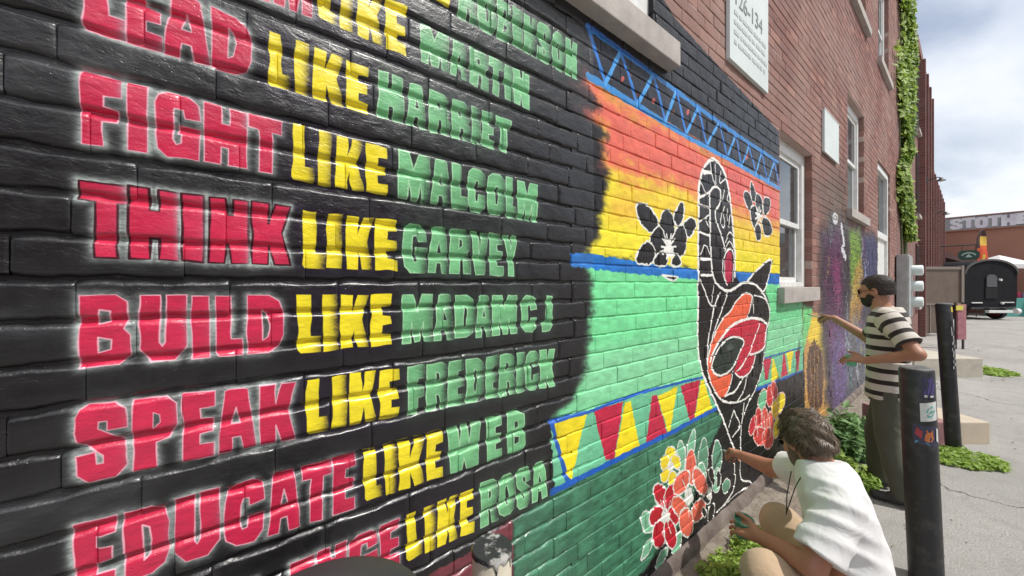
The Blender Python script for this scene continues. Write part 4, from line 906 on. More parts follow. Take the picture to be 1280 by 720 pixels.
# wall lamps and bracket sign on the warehouses
for i, (px, py, lb) in enumerate(((1150, 227, 'small wall lamp on the brick warehouse right of the ivy'), (1160, 268, 'lower wall lamp further along the warehouse wall'))):
    X, Z = unwall(px, py); e = empty('wall_lamp', (X, -.17, Z)); tag(e, lb, 'lamp')
    m = MB(); m.box((-.06, .0, -.08), (.06, .165, .08), bev=.01); m.tube([(0, 0, 0), (0, -.2, .06), (0, -.28, .02)], .015, 10); m.build('bracket', M_DK, e)
    m = MB(); m.tube([(0, -.28, .03), (0, -.28, -.02), (0, -.28, -.07)], [.03, .06, .11], 20); m.build('shade', M_DK, e)
    m = MB(); m.tube([(0, -.28, -.06), (0, -.28, -.10)], [.05, .03], 12); m.build('bulb', M_WHITE, e)
X, Z = unwall(1170, 313); e = empty('bracket_sign', (X-1, -.17, 2.95)); tag(e, 'small dark green hanging sign on a bracket at the end of the brick row', 'sign')
M_GRS = mat('dark_green_sign', (.03, .08, .065, 1), .5); M_GRL = mat('pale_sign_print', (.45, .6, .52, 1), .5)
m = MB(); m.tube([(0, 0, .45), (0, -1.1, .45)], .025, 8); m.tube([(0, -.62, .45), (0, -.62, .2)], .01, 6); m.tube([(0, -.98, .45), (0, -.98, .2)], .01, 6); m.build('bracket', M_DK, e)
m = MB(); P = [(0, -.8+.30*math.copysign(abs(math.cos(a))**.6, math.cos(a)), .22*math.copysign(abs(math.sin(a))**.6, math.sin(a))) for a in [2*math.pi*k_/28 for k_ in range(28)]]
m.add([(-.03, y, z) for x, y, z in P]+[(.03, y, z) for x, y, z in P], [tuple(range(27, -1, -1)), tuple(range(28, 56))]+[(i, (i+1) % 28, 28+(i+1) % 28, 28+i) for i in range(28)]); m.build('board', M_GRS, e)
m = MB()
for a0 in range(8): a = math.pi*(.1+.8*a0/8); b_ = math.pi*(.1+.8*(a0+1)/8); m.quad((-.034, -.8+.22*math.cos(a), -.07+.2*math.sin(a)), (-.034, -.8+.22*math.cos(b_), -.07+.2*math.sin(b_)), (-.034, -.8+.18*math.cos(b_), -.07+.15*math.sin(b_)), (-.034, -.8+.18*math.cos(a), -.07+.15*math.sin(a)))
m.add([(-.034, -.8-.1, -.09), (-.034, -.8+.1, -.09), (-.034, -.8, .05)], [(0, 1, 2)]); m.build('print', M_GRL, e)

# ------------------------------------------------------------------ brown enclosure, slabs, trailer, banner
M_BR = mat('brown_sheet', (.115, .082, .062, 1), .6, (.15, .11, .085, 1), 3, bump=.15, bscale=8); M_BRF = mat('brown_frame', (.21, .17, .145, 1), .6)
def view_box(px, depth): v = sight(px, HOR, depth); return Vector((v.x, v.y, 0))
yaw = cam.rotation_euler.z
c = view_box(1174, 11.6); e = empty('bin_enclosure', c, yaw+.06); tag(e, 'brown sheet-metal enclosure standing behind the bollards', 'enclosure')
sc = 11.6/FPX
m = MB()
m.box((-.80, -.02, 1.05), (.72, .03, H+(HOR-337)*sc)); m.build('upper_panel', M_BR, e)
m = MB(); m.box((-.86, -.03, .10), (.10, .02, 1.03)); m.build('lower_panel', M_BR, e)
m = MB(); m.box((-.84, -.05, H+19*sc), (.76, .9, H+22.5*sc), bev=.01); m.box((.70, -.06, .0), (.80, .06, H+24*sc), bev=.01); m.box((-.90, -.06, .0), (-.83, .06, H+20*sc), bev=.01); m.box((-.86, -.05, 1.0), (.7, -.021, 1.06)); m.box((-.38, -.045, .1), (-.34, -.021, 1.0)); m.box((-.86, .8, 0), (-.78, .9, 2.1)); m.box((.70, .8, 0), (.8, .9, 2.1)); m.build('frame', M_BRF, e)
m = MB(); m.box((-.8, .82, .1), (.72, .86, 2.05)); m.build('rear_panel', M_BR, e)
M_PINK = mat('pink_panel', (.42, .2, .2, 1), .6, (.3, .1, .14, 1), 6)
c = view_box(1202, 9.2); e = empty('painted_sign_stand', c, yaw); tag(e, 'small pink and yellow sign stand beside the brown enclosure', 'sign')
m = MB(); m.box((-.12, -.02, .25), (.10, .02, 1.15), bev=.01); m.build('panel', M_PINK, e); m = MB(); m.box((-.18, -.035, 1.0), (.0, -.024, 1.12), bev=.004); m.build('plate', solid('yellow_plate', (.75, .68, .1, 1)), e); m = MB(); m.box((-.13, .022, 0), (-.09, .05, 1.2)); m.box((.06, .022, 0), (.1, .05, 1.2)); m.build('leg', M_DK, e)
M_CONC = mat('pale_concrete', (.50, .46, .38, 1), .9, (.40, .37, .31, 1), 6, bump=.5, bscale=40, bdist=.006); M_CONCP = mat('pink_painted_concrete', (.36, .20, .20, 1), .85, (.30, .16, .165, 1), 8, bump=.4, bscale=40, bdist=.005); M_CONCY = mat('cream_painted_concrete', (.56, .47, .36, 1), .85, (.48, .42, .33, 1), 8, bump=.4, bscale=40, bdist=.005)
def slab(label, pl, pr, depth, th, deep, mats, split=None):
    l = sight(pl, HOR, depth); r_ = sight(pr, HOR, depth); L = (r_-l).length
    e = empty('concrete_slab', (l.x, l.y, 0), math.atan2(r_.y-l.y, r_.x-l.x)); tag(e, label, 'concrete slab')
    cuts = [0]+([split] if split else [])+[1]
    for i in range(len(cuts)-1):
        m = MB(); m.box((L*cuts[i]+(.002 if i else 0), 0, -.02), (L*cuts[i+1], deep, th), bev=.012); m.build('block', mats[i], e)
    return e
slab('long pale concrete slab in front of the brown enclosure', 1143, 1229, 6.4, .34, .95, [M_CONC])
slab('concrete slab painted pink and cream behind the leaning bollard', 1150, 1238, 3.72, .23, .62, [M_CONCP, M_CONCY], .45)
# black barrel-roofed trailer
M_TBK = mat('trailer_black', (.010, .010, .012, 1), .7, (.016, .016, .018, 1), 3, spec=.15); M_TRIM = mat('trailer_roof_edge', (.08, .075, .07, 1), .7); M_REDW = mat('dark_red_wheel', (.20, .03, .04, 1), .5); M_WHB = mat('white_bumper', (.68, .68, .66, 1), .5); M_RUB = mat('rubber', (.02, .02, .02, 1), .8)
dpt = 17.0; sc = dpt/FPX; c = view_box(1238.5, dpt); e = empty('barrel_trailer', c, yaw); tag(e, 'black barrel-roofed wagon with dark red wheels parked at the end of the lane', 'wagon')
hw = 33*sc; zb = H-(391-HOR)*sc+.28; zsh = H+14*sc; zt = H+31*sc
arc = [(-hw*.96, zb), (-hw, (zb+zsh)/2), (-hw*1.0, zsh)]+[(-hw*math.cos(a)*1.0, zsh+(zt-zsh)*math.sin(a)) for a in [math.pi*k_/16 for k_ in range(1, 16)]]+[(hw, zsh), (hw, (zb+zsh)/2), (hw*.96, zb)]
def prism(m, P, y0, y1, mi=0, smooth=False):
    n = len(P); V = [(x, y0, z) for x, z in P]+[(x, y1, z) for x, z in P]
    m.add(V, [tuple(range(n)), tuple(range(2*n-1, n-1, -1))]+[(i, n+i, n+(i+1) % n, (i+1) % n) for i in range(n)], mi, smooth)
m = MB(); prism(m, arc, 0, 3.2); m.build('body', M_TBK, e)
m = MB(); A2 = arc[2:-2]; P = [(x*1.02, z+(.05 if abs(x) < hw*.99 else 0)) for x, z in A2]+[(x*.975, z-.03) for x, z in reversed(A2)]
prism(m, P, -.05, -.004); m.build('roof_edge', M_TRIM, e)
m = MB(); ap = [(-.28, 1.0), (-.28, 1.95)]+[(-.28*math.cos(a), 1.95+.2*math.sin(a)) for a in [math.pi*k_/8 for k_ in range(1, 8)]]+[(.28, 1.95), (.28, 1.0)]; prism(m, ap, -.03, -.003); m.build('door', mat('trailer_door', (.02, .02, .022, 1), .7, spec=.2), e)
m = MB(); ap = [(-.24, 1.55), (-.24, 1.98)]+[(-.24*math.cos(a), 1.98+.16*math.sin(a)) for a in [math.pi*k_/8 for k_ in range(1, 8)]]+[(.24, 1.98), (.24, 1.55)]; prism(m, ap, -.045, -.031); m.build('pane', mat('dim_glass', (.10, .10, .11, 1), .3), e)
for x, z in ((.42, 1.88), (.5, .78)): m = MB(); m.tube([(x, -.003, z), (x, -.07, z)], [.06, .05], 14); m.build('lamp', M_WHB, e)
m = MB(); m.box((-.95, -.05, .78), (-.45, -.004, .83)); m.box((.55, -.05, .80), (1.05, -.004, .84)); m.build('rail', M_WHB, e)
m = MB(); m.box((-.5, -.32, .34), (.62, -.16, .46), bev=.02); m.build('bumper', M_WHB, e)
m = MB(); m.box((-1.05, -.1, .50), (1.05, 3.1, .60)); m.box((-.4, -.28, .48), (-.3, 0, .56)); m.box((.3, -.28, .48), (.4, 0, .56)); m.build('chassis', M_DK, e)
for sx in (-1, 1):
    for yy in (.5, 2.6):
        x = sx*.92
        m = MB(); m.tube([(x-.09, yy, .34), (x+.09, yy, .34)], .34, 28); wl = m.build('wheel', M_RUB, e)
        m = MB(); m.tube([(x-.1, yy, .34), (x+.1, yy, .34)], [.24, .24], 24); m.build('rim', M_REDW, wl)
m = MB(); m.tube([(.75, -.28, .42), (.9, -.28, .42)], .13, 18); m.build('jack_wheel', M_WHB, e)
# feather banner
c = view_box(1227, 18.6); e = empty('feather_flag', c, yaw); tag(e, 'red and yellow feather banner standing behind the black wagon', 'banner'); sc = 18.6/FPX
zt = H+69*sc; m = MB(); m.tube([(-.27, 0, 0), (-.27, 0, zt-1.0), (-.2, 0, zt-.35), (-.02, 0, zt-.03), (.12, 0, zt-.04)], .02, 8); m.build('pole', M_DK, e)
M_FR = mat('flag_red', (.55, .04, .02, 1), .7, (.66, .13, .03, 1), 3); M_FD = mat('flag_black', (.06, .02, .018, 1), .7); M_FY = mat('flag_yellow', (.66, .42, .06, 1), .7)
m = MB(); rows = 22; V = []; F = []
for i in range(rows+1):
    f = i/rows; z = 1.0+(zt-1.03)*f; wr = .30 if f < .78 else .30-.17*((f-.78)/.22)**2; wl_ = -.25+(0 if f < .78 else .27*((f-.78)/.22)**1.6)
    for j in range(5): V.append((wl_+(wr-wl_)*j/4, .03*math.sin(f*14+j*.8), z))
for i in range(rows):
    for j in range(4): F.append((i*5+j, i*5+j+1, (i+1)*5+j+1, (i+1)*5+j))
b0 = len(m.v); m.add(V, F, 0, True)
for k_, f_ in enumerate(F): 
    i, j = divmod(k_, 4); m.mi[k_] = 1 if (i > 19 or (i > 15 and j == 0)) else (2 if (j == 2 and i in (8, 9, 11, 12, 13)) or (17 <= i <= 19) or (j == 3 and i in (4, 5)) else 0)
m.build('flag', [M_FR, M_FD, M_FY], e)
# awning over the far door, market things right of the trailer
c = view_box(1191, 20); e = empty('awning', (c.x, c.y, 0), yaw+.3); tag(e, 'dark sloping awning between the brick row and the wagon', 'awning'); sc = 20/FPX
m = MB(); P = [(-1.0, 3.55), (1.6, 2.95), (1.6, 2.85), (-1.0, 3.2)]; prism(m, P, 0, 2.5); m.build('roof', mat('dark_red_canvas', (.07, .03, .03, 1), .8), e); m = MB(); m.tube([(-.9, .1, 0), (-.9, .1, 3.3)], .04, 8); m.tube([(1.5, .1, 0), (1.5, .1, 2.9)], .04, 8); m.build('pole', M_DK, e)
M_CLOTH = [mat('stall_white', (.66, .64, .64, 1), .8), mat('stall_red', (.48, .05, .12, 1), .8), mat('stall_teal', (.08, .3, .26, 1), .8), mat('stall_purple', (.24, .16, .24, 1), .8)]
c = view_box(1272, 18.6); e = empty('market_stall', c, yaw); tag(e, 'white-topped market stall with red cloth right of the black wagon', 'market stall'); sc = 21/FPX
m = MB()
for x in (-.75, .95): m.tube([(x, .0, 0), (x, .0, 2.75)], .03, 8); m.tube([(x, 1.6, 0), (x, 1.6, 2.75)], .03, 8)
m.build('pole', M_WHB, e)
m = MB(); rr = random.Random(3); 
m.add([(-.85, -.05, 2.72), (1.1, -.05, 2.72), (1.1, 1.7, 2.72), (-.85, 1.7, 2.72), (.12, .8, 3.25)], [(0, 1, 4), (1, 2, 4), (2, 3, 4), (3, 0, 4)]); m.add([(-.85, -.06, 2.72), (1.1, -.06, 2.72), (1.1, -.06, 2.5), (-.85, -.06, 2.5)], [(0, 1, 2, 3)]); m.build('canopy', M_CLOTH[0], e)
m = MB(); m.box((-.7, .1, .0), (.9, .8, .95), bev=.02); m.build('counter', M_CLOTH[2], e)
for k_ in range(7):
    m = MB(); x = -.65+.22*k_; m.box((x, .3, .955), (x+.16, .5, .955+rr.uniform(.2, .6)), bev=.02); m.build('bundle', M_CLOTH[rr.choice([0, 1, 1, 3, 2])], e)
m = MB(); m.box((-.78, 1.5, .9), (.98, 1.54, 2.5)); m.build('backdrop', M_CLOTH[3], e)

# ------------------------------------------------------------------ unseen building added across the lane, something dark for the black paint to reflect
e = empty('added_lane_building', (0, -11, 0)); tag(e, 'dark brick building added out of view across the lane for the black paint to reflect', 'building')
m = MB(); m.box((-16, -6, -.1), (9, 0, 6.8)); m.build('wall', M_BP2, e)
for x in (-13, -9.5, -6, -2.5, 1, 4.5):
    m = MB(); m.box((x, .003, 1.2), (x+1.5, .05, 3.6)); wq = m.build('window', M_DBR, e); m = MB(); m.box((x+.1, .052, 1.3), (x+1.4, .06, 3.5)); m.build('pane', M_GLASS, wq)
# grit and dry leaves along the wall foot
rr = random.Random(31); m = MB()
for _ in range(900):
    x = rr.uniform(.8, 9); y = -.09-abs(rr.gauss(0, .45)); s_ = rr.uniform(.004, .014)
    if rr.random() < .6: m.add([(x, y, .004), (x+s_, y+.3*s_, .004), (x+.6*s_, y+s_, .005), (x+.4*s_, y+.4*s_, .004+s_*.7)], [(0, 1, 3), (1, 2, 3), (2, 0, 3)], 0)
    else: leaf(m, (x, y, .012), s_*1.8, (0, 0, 1), rr, 1)
tag(m.build('grit', [M_CONC, mat('dry_leaf', (.20, .13, .06, 1), .8, (.30, .22, .10, 1), 30)]), kind='stuff')
# ------------------------------------------------------------------ people: continuous bodies from a distance field
import openvdb
class Field:
    def __init__(s, lo, hi, h):
        s.lo = np.array(lo, np.float32); s.h = h; s.n = [int((hi[i]-lo[i])/h)+1 for i in range(3)]
        s.d = np.full(s.n, .06, np.float32)
    def win(s, lo, hi):
        a = [max(0, int((lo[i]-s.lo[i])/s.h)) for i in range(3)]; b = [min(s.n[i], int((hi[i]-s.lo[i])/s.h)+2) for i in range(3)]
        if any(b[i] <= a[i] for i in range(3)): return None
        ax = [s.lo[i]+s.h*np.arange(a[i], b[i], dtype=np.float32) for i in range(3)]
        return tuple(slice(a[i], b[i]) for i in range(3)), ax[0][:, None, None], ax[1][None, :, None], ax[2][None, None, :]
    def put(s, sl, d, k, op='u'):
        o = s.d[sl]
        if op == 'u':
            if k > 0: hh = np.clip(.5+.5*(o-d)/k, 0, 1); s.d[sl] = o*(1-hh)+d*hh-k*hh*(1-hh)
            else: s.d[sl] = np.minimum(o, d)
        elif op == 's': s.d[sl] = np.maximum(o, -d)
        elif op == 'i': s.d[sl] = np.maximum(o, d)
    def cone(s, p, q, r0, r1, k=.02, flat=None, ff=1.0, op='u', ends=False):
        p, q = np.array(p, np.float32), np.array(q, np.float32); R = max(r0, r1)*max(1, ff)+.05
        W = s.win(np.minimum(p, q)-R, np.maximum(p, q)+R)
        if W is None: return
        sl, X, Y, Z = W; e = q-p; L = float(e@e)
        t = ((X-p[0])*e[0]+(Y-p[1])*e[1]+(Z-p[2])*e[2])/L; tc_ = np.clip(t, 0, 1)
        dx, dy, dz = X-p[0]-tc_*e[0], Y-p[1]-tc_*e[1], Z-p[2]-tc_*e[2]
        if flat is not None:
            f = np.array(flat, np.float32); f = f/np.linalg.norm(f); c_ = dx*f[0]+dy*f[1]+dz*f[2]; g = c_*(1/ff-1)
            dx, dy, dz = dx+g*f[0], dy+g*f[1], dz+g*f[2]
        d = np.sqrt(dx*dx+dy*dy+dz*dz)-(r0+(r1-r0)*tc_)
        if ends: Ln = math.sqrt(L); d = np.maximum(d, np.maximum((t-1)*Ln, -t*Ln))
        s.put(sl, d, k, op)
    def ball(s, c, r, M=None, k=.02, op='u'):
        r = np.array(r if hasattr(r, '__len__') else (r, r, r), np.float32); c = Vector(c)
        if M is not None: Rm = np.array(M.to_3x3(), np.float32); c = M @ c
        else: Rm = np.eye(3, dtype=np.float32)
        R = float(r.max())+.05; W = s.win(np.array(c)-R, np.array(c)+R)
        if W is None: return
        sl, X, Y, Z = W; X, Y, Z = X-c.x, Y-c.y, Z-c.z
        u = [(Rm[0, i]*X+Rm[1, i]*Y+Rm[2, i]*Z)/r[i] for i in range(3)]
        q = np.sqrt(u[0]**2+u[1]**2+u[2]**2); g = np.sqrt((u[0]/r[0])**2+(u[1]/r[1])**2+(u[2]/r[2])**2)+1e-6
        s.put(sl, q*(q-1)/g, k, op)
    def loft(s, M, rows, k=.02, op='u'):
        """rows: (z, half width, half depth, y shift) up the local z axis"""
        rows = np.array(rows, np.float32); Mi = np.array(M.inverted(), np.float32)
        cs = [M @ Vector((0, 0, float(r[0]))) for r in rows]; R = float(rows[:, 1:3].max())+.1
        W = s.win([min(c[i] for c in cs)-R for i in range(3)], [max(c[i] for c in cs)+R for i in range(3)])
        if W is None: return
        sl, X, Y, Z = W
        x, y, z = [Mi[i, 0]*X+Mi[i, 1]*Y+Mi[i, 2]*Z+Mi[i, 3] for i in range(3)]
        a, b, cy = [np.interp(z, rows[:, 0], rows[:, j]).astype(np.float32) for j in (1, 2, 3)]
        q = (np.abs(x/a)**2.3+np.abs((y-cy)/b)**2.3)**(1/2.3); d = (q-1)*np.minimum(a, b)
        d = np.maximum(d, np.maximum(rows[0, 0]-z, z-rows[-1, 0])); s.put(sl, d, k, op)
    def half(s, pt, nrm, inside_radius=None):
        """cut away what lies beyond a plane, only near the given point"""
        R = inside_radius or 9; W = s.win(np.array(pt)-R, np.array(pt)+R)
        if W is None: return
        sl, X, Y, Z = W; n = Vector(nrm).normalized(); d = (X-pt[0])*n.x+(Y-pt[1])*n.y+(Z-pt[2])*n.z; s.put(sl, d.astype(np.float32), 0, 'i')
    def wrinkle(s, fn):
        X, Y, Z = np.meshgrid(*[s.lo[i]+s.h*np.arange(s.n[i], dtype=np.float32) for i in range(3)], indexing='ij', sparse=False)
        near = np.abs(s.d) < .03; s.d[near] += fn(X[near], Y[near], Z[near]).astype(np.float32)
    def mesh(s, name):
        g = openvdb.FloatGrid(.06); g.copyFromArray(s.d); g.transform = openvdb.createLinearTransform(s.h)
        pts, tri, qd = g.convertToPolygons(isovalue=0.0, adaptivity=0.0); pts = pts+s.lo
        me = bpy.data.meshes.new(name); me.from_pydata(pts.tolist(), [], [f[::-1] for f in tri.tolist()]+[f[::-1] for f in qd.tolist()])
        me.polygons.foreach_set('use_smooth', [True]*len(me.polygons)); me.update()
        bm = bmesh.new(); bm.from_mesh(me)
        for _ in range(2): bmesh.ops.smooth_vert(bm, verts=bm.verts, factor=.4, use_axis_x=True, use_axis_y=True, use_axis_z=True)
        bmesh.ops.recalc_face_normals(bm, faces=bm.faces); bm.to_mesh(me); bm.free(); return me
def frame(o, fwd, up):
    f = Vector(fwd).normalized(); r = f.cross(Vector(up)).normalized(); u = r.cross(f)
    return Matrix(((r.x, f.x, u.x, o[0]), (r.y, f.y, u.y, o[1]), (r.z, f.z, u.z, o[2]), (0, 0, 0, 1)))
def fcone(F, M, p, q, r0, r1, k=.01, **kw): F.cone(M @ Vector(p), M @ Vector(q), r0, r1, k, **kw)
def head(F, M, beard=False):
    F.ball((0, -.012, .030), (.076, .096, .088), M, .02); F.ball((0, .022, -.028), (.060, .072, .082), M, .03); F.ball((0, .038, -.078), (.046, .048, .036), M, .025)
    F.ball((0, .080, .022), (.050, .016, .012), M, .015); F.ball((0, .074, -.100), (.022, .018, .016), M, .02)
    for sx in (-1, 1):
        F.ball((sx*.030, .093, .004), (.017, .012, .011), M, .0, 's'); F.ball((sx*.030, .080, .003), (.0135, .013, .012), M, .002)
        F.ball((sx*.078, -.012, -.012), (.010, .021, .033), M, .004); F.ball((sx*.086, -.006, -.010), (.006, .010, .018), M, 0, 's')
        F.ball((sx*.040, .062, -.030), (.020, .022, .02), M, .02)
    fcone(F, M, (0, .088, .010), (0, .112, -.032), .0075, .0115, .012); F.ball((-.011, .098, -.037), (.008, .009, .007), M, .006); F.ball((.011, .098, -.037), (.008, .009, .007), M, .006)
    F.ball((0, .090, -.060), (.024, .010, .006), M, .006); F.ball((0, .088, -.071), (.021, .011, .007), M, .006)
def hand(F, M, sx, curl, spread=1.0, thumb=(.7, .7, -.35), bend=(.3, -.25, -.2)):
    """wrist at the origin, fingers along +y, back of the hand +z; sx = side of the thumb"""
    for i, x in enumerate((.030, .010, -.010, -.029)):
        fcone(F, M, (sx*x*.62, .008, 0), (sx*x, .082-.004*abs(i-1), .001), .0155, .0135, .010)
    ln = ((.044, .027, .021), (.048, .031, .022), (.045, .029, .021), (.036, .022, .019)); 
    for i, x in enumerate((.031, .0105, -.0105, -.030)):
        p = Vector((sx*x, .084-.004*abs(i-1), 0)); a = 0; side = sx*(.14, .04, -.05, -.15)[i]*spread
        for j in range(3):
            a += curl[i]*(.75, 1.0, .7)[j]; d_ = Vector((side*math.cos(a), math.cos(a), -math.sin(a))).normalized(); q = p+d_*ln[i][j]
            fcone(F, M, p, q, (.0092, .0084, .0076)[j], (.0085, .0077, .0066)[j], .0035); p = q
    p = Vector((sx*.026, .022, -.006)); d_ = Vector((sx*thumb[0], thumb[1], thumb[2])).normalized()
    for j, L in enumerate((.042, .033, .026)):
        q = p+d_*L; fcone(F, M, p, q, (.0155, .0112, .0098)[j], (.0115, .0100, .0078)[j], .006); p = q; d_ = (d_+Vector((-sx*bend[0], -bend[1], bend[2]))).normalized()
def skin_mat(name, c1, c2, c3):
    m = mat(name, c1, .5, c2, 7, lo=.35, hi=.65, bump=.12, bscale=160, bdist=.001); p = m.node_tree.nodes['Principled BSDF']
    p.inputs['Subsurface Weight'].default_value = .12; p.inputs['Subsurface Radius'].default_value = (.012, .005, .003); p.inputs['Subsurface Scale'].default_value = .6; return m
M_SK1 = skin_mat('skin_olive', (.42, .215, .135, 1), (.36, .17, .105, 1), 0); M_SK2 = skin_mat('skin_tanned', (.44, .20, .125, 1), (.36, .155, .095, 1), 0)
def cloth_mat(name, c1, c2=None, rough=.85, weave=420):
    m = bpy.data.materials.new(name); m.use_nodes = True; t = m.node_tree; p = t.nodes['Principled BSDF']; p.inputs['Roughness'].default_value = rough; p.inputs['Specular IOR Level'].default_value = .2; p.inputs['Sheen Weight'].default_value = .15
    co = N(t, 'ShaderNodeTexCoord').outputs['Object']
    n = N(t, 'ShaderNodeTexNoise', {'Vector': co, 'Scale': 5.0, 'Detail': 4.0}); x = N(t, 'ShaderNodeMix', {0: n.outputs[0], 6: c1, 7: tuple(q*.82 for q in c1[:3])+(1,)}, data_type='RGBA'); out = x.outputs[2]
    if c2:
        at = N(t, 'ShaderNodeAttribute', attribute_name='band'); wb = N(t, 'ShaderNodeMath', {0: at.outputs['Fac'], 1: N(t, 'ShaderNodeMath', {0: n.outputs[0], 1: .012}, operation='MULTIPLY').outputs[0]}, operation='ADD')
        f = N(t, 'ShaderNodeMath', {0: N(t, 'ShaderNodeMath', {0: wb.outputs[0], 1: .0855}, operation='DIVIDE').outputs[0]}, operation='FRACT')
        g = N(t, 'ShaderNodeMapRange', {0: f.outputs[0], 1: .58, 2: .61, 3: 0., 4: 1.}); y = N(t, 'ShaderNodeMix', {0: g.outputs[0], 6: out, 7: c2}, data_type='RGBA'); out = y.outputs[2]
    t.links.new(out, p.inputs['Base Color'])
    b1 = N(t, 'ShaderNodeTexNoise', {'Vector': co, 'Scale': 9.0, 'Detail': 3.0, 'Distortion': 1.2}); b2 = N(t, 'ShaderNodeTexNoise', {'Vector': co, 'Scale': float(weave), 'Detail': 1.0})
    B1 = N(t, 'ShaderNodeBump', {'Height': b1.outputs[0], 'Strength': .45, 'Distance': .02}); B2 = N(t, 'ShaderNodeBump', {'Height': b2.outputs[0], 'Strength': .15, 'Distance': .001, 'Normal': B1.outputs[0]}); t.links.new(B2.outputs[0], p.inputs['Normal']); return m
M_STR = cloth_mat('striped_shirt', (.62, .58, .52, 1), (.035, .028, .026, 1)); M_WSH = cloth_mat('white_shirt', (.76, .75, .74, 1)); M_OLV = cloth_mat('olive_trousers', (.105, .108, .082, 1)); M_TAN = cloth_mat('tan_trousers', (.50, .36, .24, 1))
def hair_mat(name, c1, c2, stretch):
    m = mat(name, c1, .55, c2, 1, stretch=stretch, bump=1.0, bscale=1, bdist=.006); return m
M_HR1 = mat('dark_hair', (.018, .013, .011, 1), .6, (.035, .026, .022, 1), 60, bump=.9, bscale=180, bdist=.003); M_HR2 = mat('brown_hair', (.075, .05, .034, 1), .5, (.15, .105, .075, 1), 45, bump=1, bscale=90, bdist=.008)
M_FRM = mat('black_plastic_frame', (.012, .012, .012, 1), .3); M_LENS = mat('dark_lens', (.01, .01, .012, 1), .08, spec=.8); M_EYE = mat('eye_white', (.7, .68, .64, 1), .3); M_SHOE = mat('dark_shoe', (.03, .03, .032, 1), .6, (.05, .05, .05, 1), 20); M_SOLE = mat('pale_sole', (.5, .48, .44, 1), .7)
def part(root, name, F, m, fn=None):
    me = F.mesh(name); me.materials.append(m)
    if fn: fn(me)
    o = link(name, me, root); o.matrix_parent_inverse = root.matrix_world.inverted(); return o
def sub(o, parent): o.parent = parent; o.matrix_parent_inverse = Matrix(); return o
def wr(amp, fx, fz, ph, seed=0):
    def f(X, Y, Z):
        u = X*fx+Y*fx*.7+2.2*np.sin(Z*4+ph); v = Z*fz+1.6*np.sin(X*7+ph)+1.3*np.sin(Y*9+ph*2)
        return amp*(np.sin(u+v*.6)*.55+np.sin(v)*.45*np.cos(u*.5)+.35*np.sin(u*1.7-v*1.3+ph))
    return f
def glasses(root, M, parent):
    m = MB()
    for sx in (-1, 1):
        P = [M @ Vector((sx*.032+.024*math.cos(a), .099+.0-.006*abs(math.cos(a)), .003+.018*math.sin(a))) for a in [2*math.pi*i/16 for i in range(17)]]; m.tube(P, .0022, 6)
        m.tube([M @ Vector((sx*.056, .093, .006)), M @ Vector((sx*.076, .05, .006)), M @ Vector((sx*.084, -.012, .0))], .0022, 6)
    m.tube([M @ Vector((-.010, .1, .008)), M @ Vector((0, .106, .010)), M @ Vector((.010, .1, .008))], .0022, 6)
    g = m.build('sunglasses', M_FRM, root); m = MB()
    for sx in (-1, 1): m.add([M @ Vector((sx*.032+.023*math.cos(a), .0985-.006*abs(math.cos(a)), .003+.017*math.sin(a))) for a in [2*math.pi*i/16 for i in range(16)]], [tuple(range(16))])
    m.build('lens', M_LENS, g); return g
# ---- the man standing at the wall
def shoe(F, ankle, d):
    a = Vector(ankle); d = Vector(d).normalized(); F.cone(a+d*-.04+Vector((0, 0, -.035)), a+d*.15+Vector((0, 0, -.05)), .042, .036, .02, flat=(0, 0, 1), ff=.9); F.cone(a, a+d*.05+Vector((0, 0, -.03)), .045, .04, .02)
P1 = Vector((4.07, -.66, 0)); r1 = empty('person', tuple(P1)); tag(r1, 'standing man in a black and cream striped t-shirt and dark trousers, painting the wall', 'person')
bpy.context.view_layer.update()
def done(o, root):     # meshes are made in world metres; bring them under the person's empty
    o.matrix_parent_inverse = root.matrix_world.inverted(); return o
HS = Vector((4.075, -.585, 1.605)); HF = Vector((.18, 1, -.16)); M1 = frame(HS, HF, (0, .1, 1)) @ Matrix.Scale(1.0, 4)
shR, shL = Vector((4.245, -.625, 1.415)), Vector((3.90, -.665, 1.41)); elR, wrR = Vector((4.455, -.50, 1.17)), Vector((4.505, -.255, 1.335)); elL, wrL = Vector((3.765, -.825, 1.165)), Vector((3.80, -.56, 1.075))
F = Field((3.6, -1.0, -.01), (4.75, .05, 1.78), .0055)
F.loft(Matrix.Translation((4.07, -.655, 0)), [(.74, .155, .10, 0), (.90, .155, .105, 0), (1.0, .135, .10, .0), (1.15, .15, .105, .0), (1.30, .168, .11, .0), (1.38, .165, .10, 0), (1.43, .10, .08, .01), (1.46, .06, .06, .015)], .02)
F.cone((4.07, -.635, 1.40), (4.075, -.600, 1.53), .062, .056, .03); head(F, M1)
for sh, el, wr_ in ((shR, elR, wrR), (shL, elL, wrL)): F.cone(sh, el, .052, .042, .03); F.cone(el, wr_, .043, .027, .015)
MhR = frame(wrR, (.45, .80, .10), (.2, -.1, 1)); hand(F, MhR, -1, (.95, 1.0, 1.05, 1.1), .5, thumb=(.15, .9, -.55))
MhL = frame(wrL, (.12, 1, .06), (-.45, .0, .9)); hand(F, MhL, 1, (.42, .45, .5, .55), .8, thumb=(.5, .8, .45))
for sx in (-1, 1): F.cone((4.07+sx*.09, -.66, .86), (4.07+sx*.115, -.625+sx*.045, .48), .082, .05, .01); F.cone((4.07+sx*.115, -.625+sx*.045, .48), (4.07+sx*.125, -.67+sx*.08, .09), .048, .036, .01)
body = part(r1, 'body', F, M_SK1)
F = Field((3.6, -.98, .74), (4.6, -.40, 1.52), .0055)
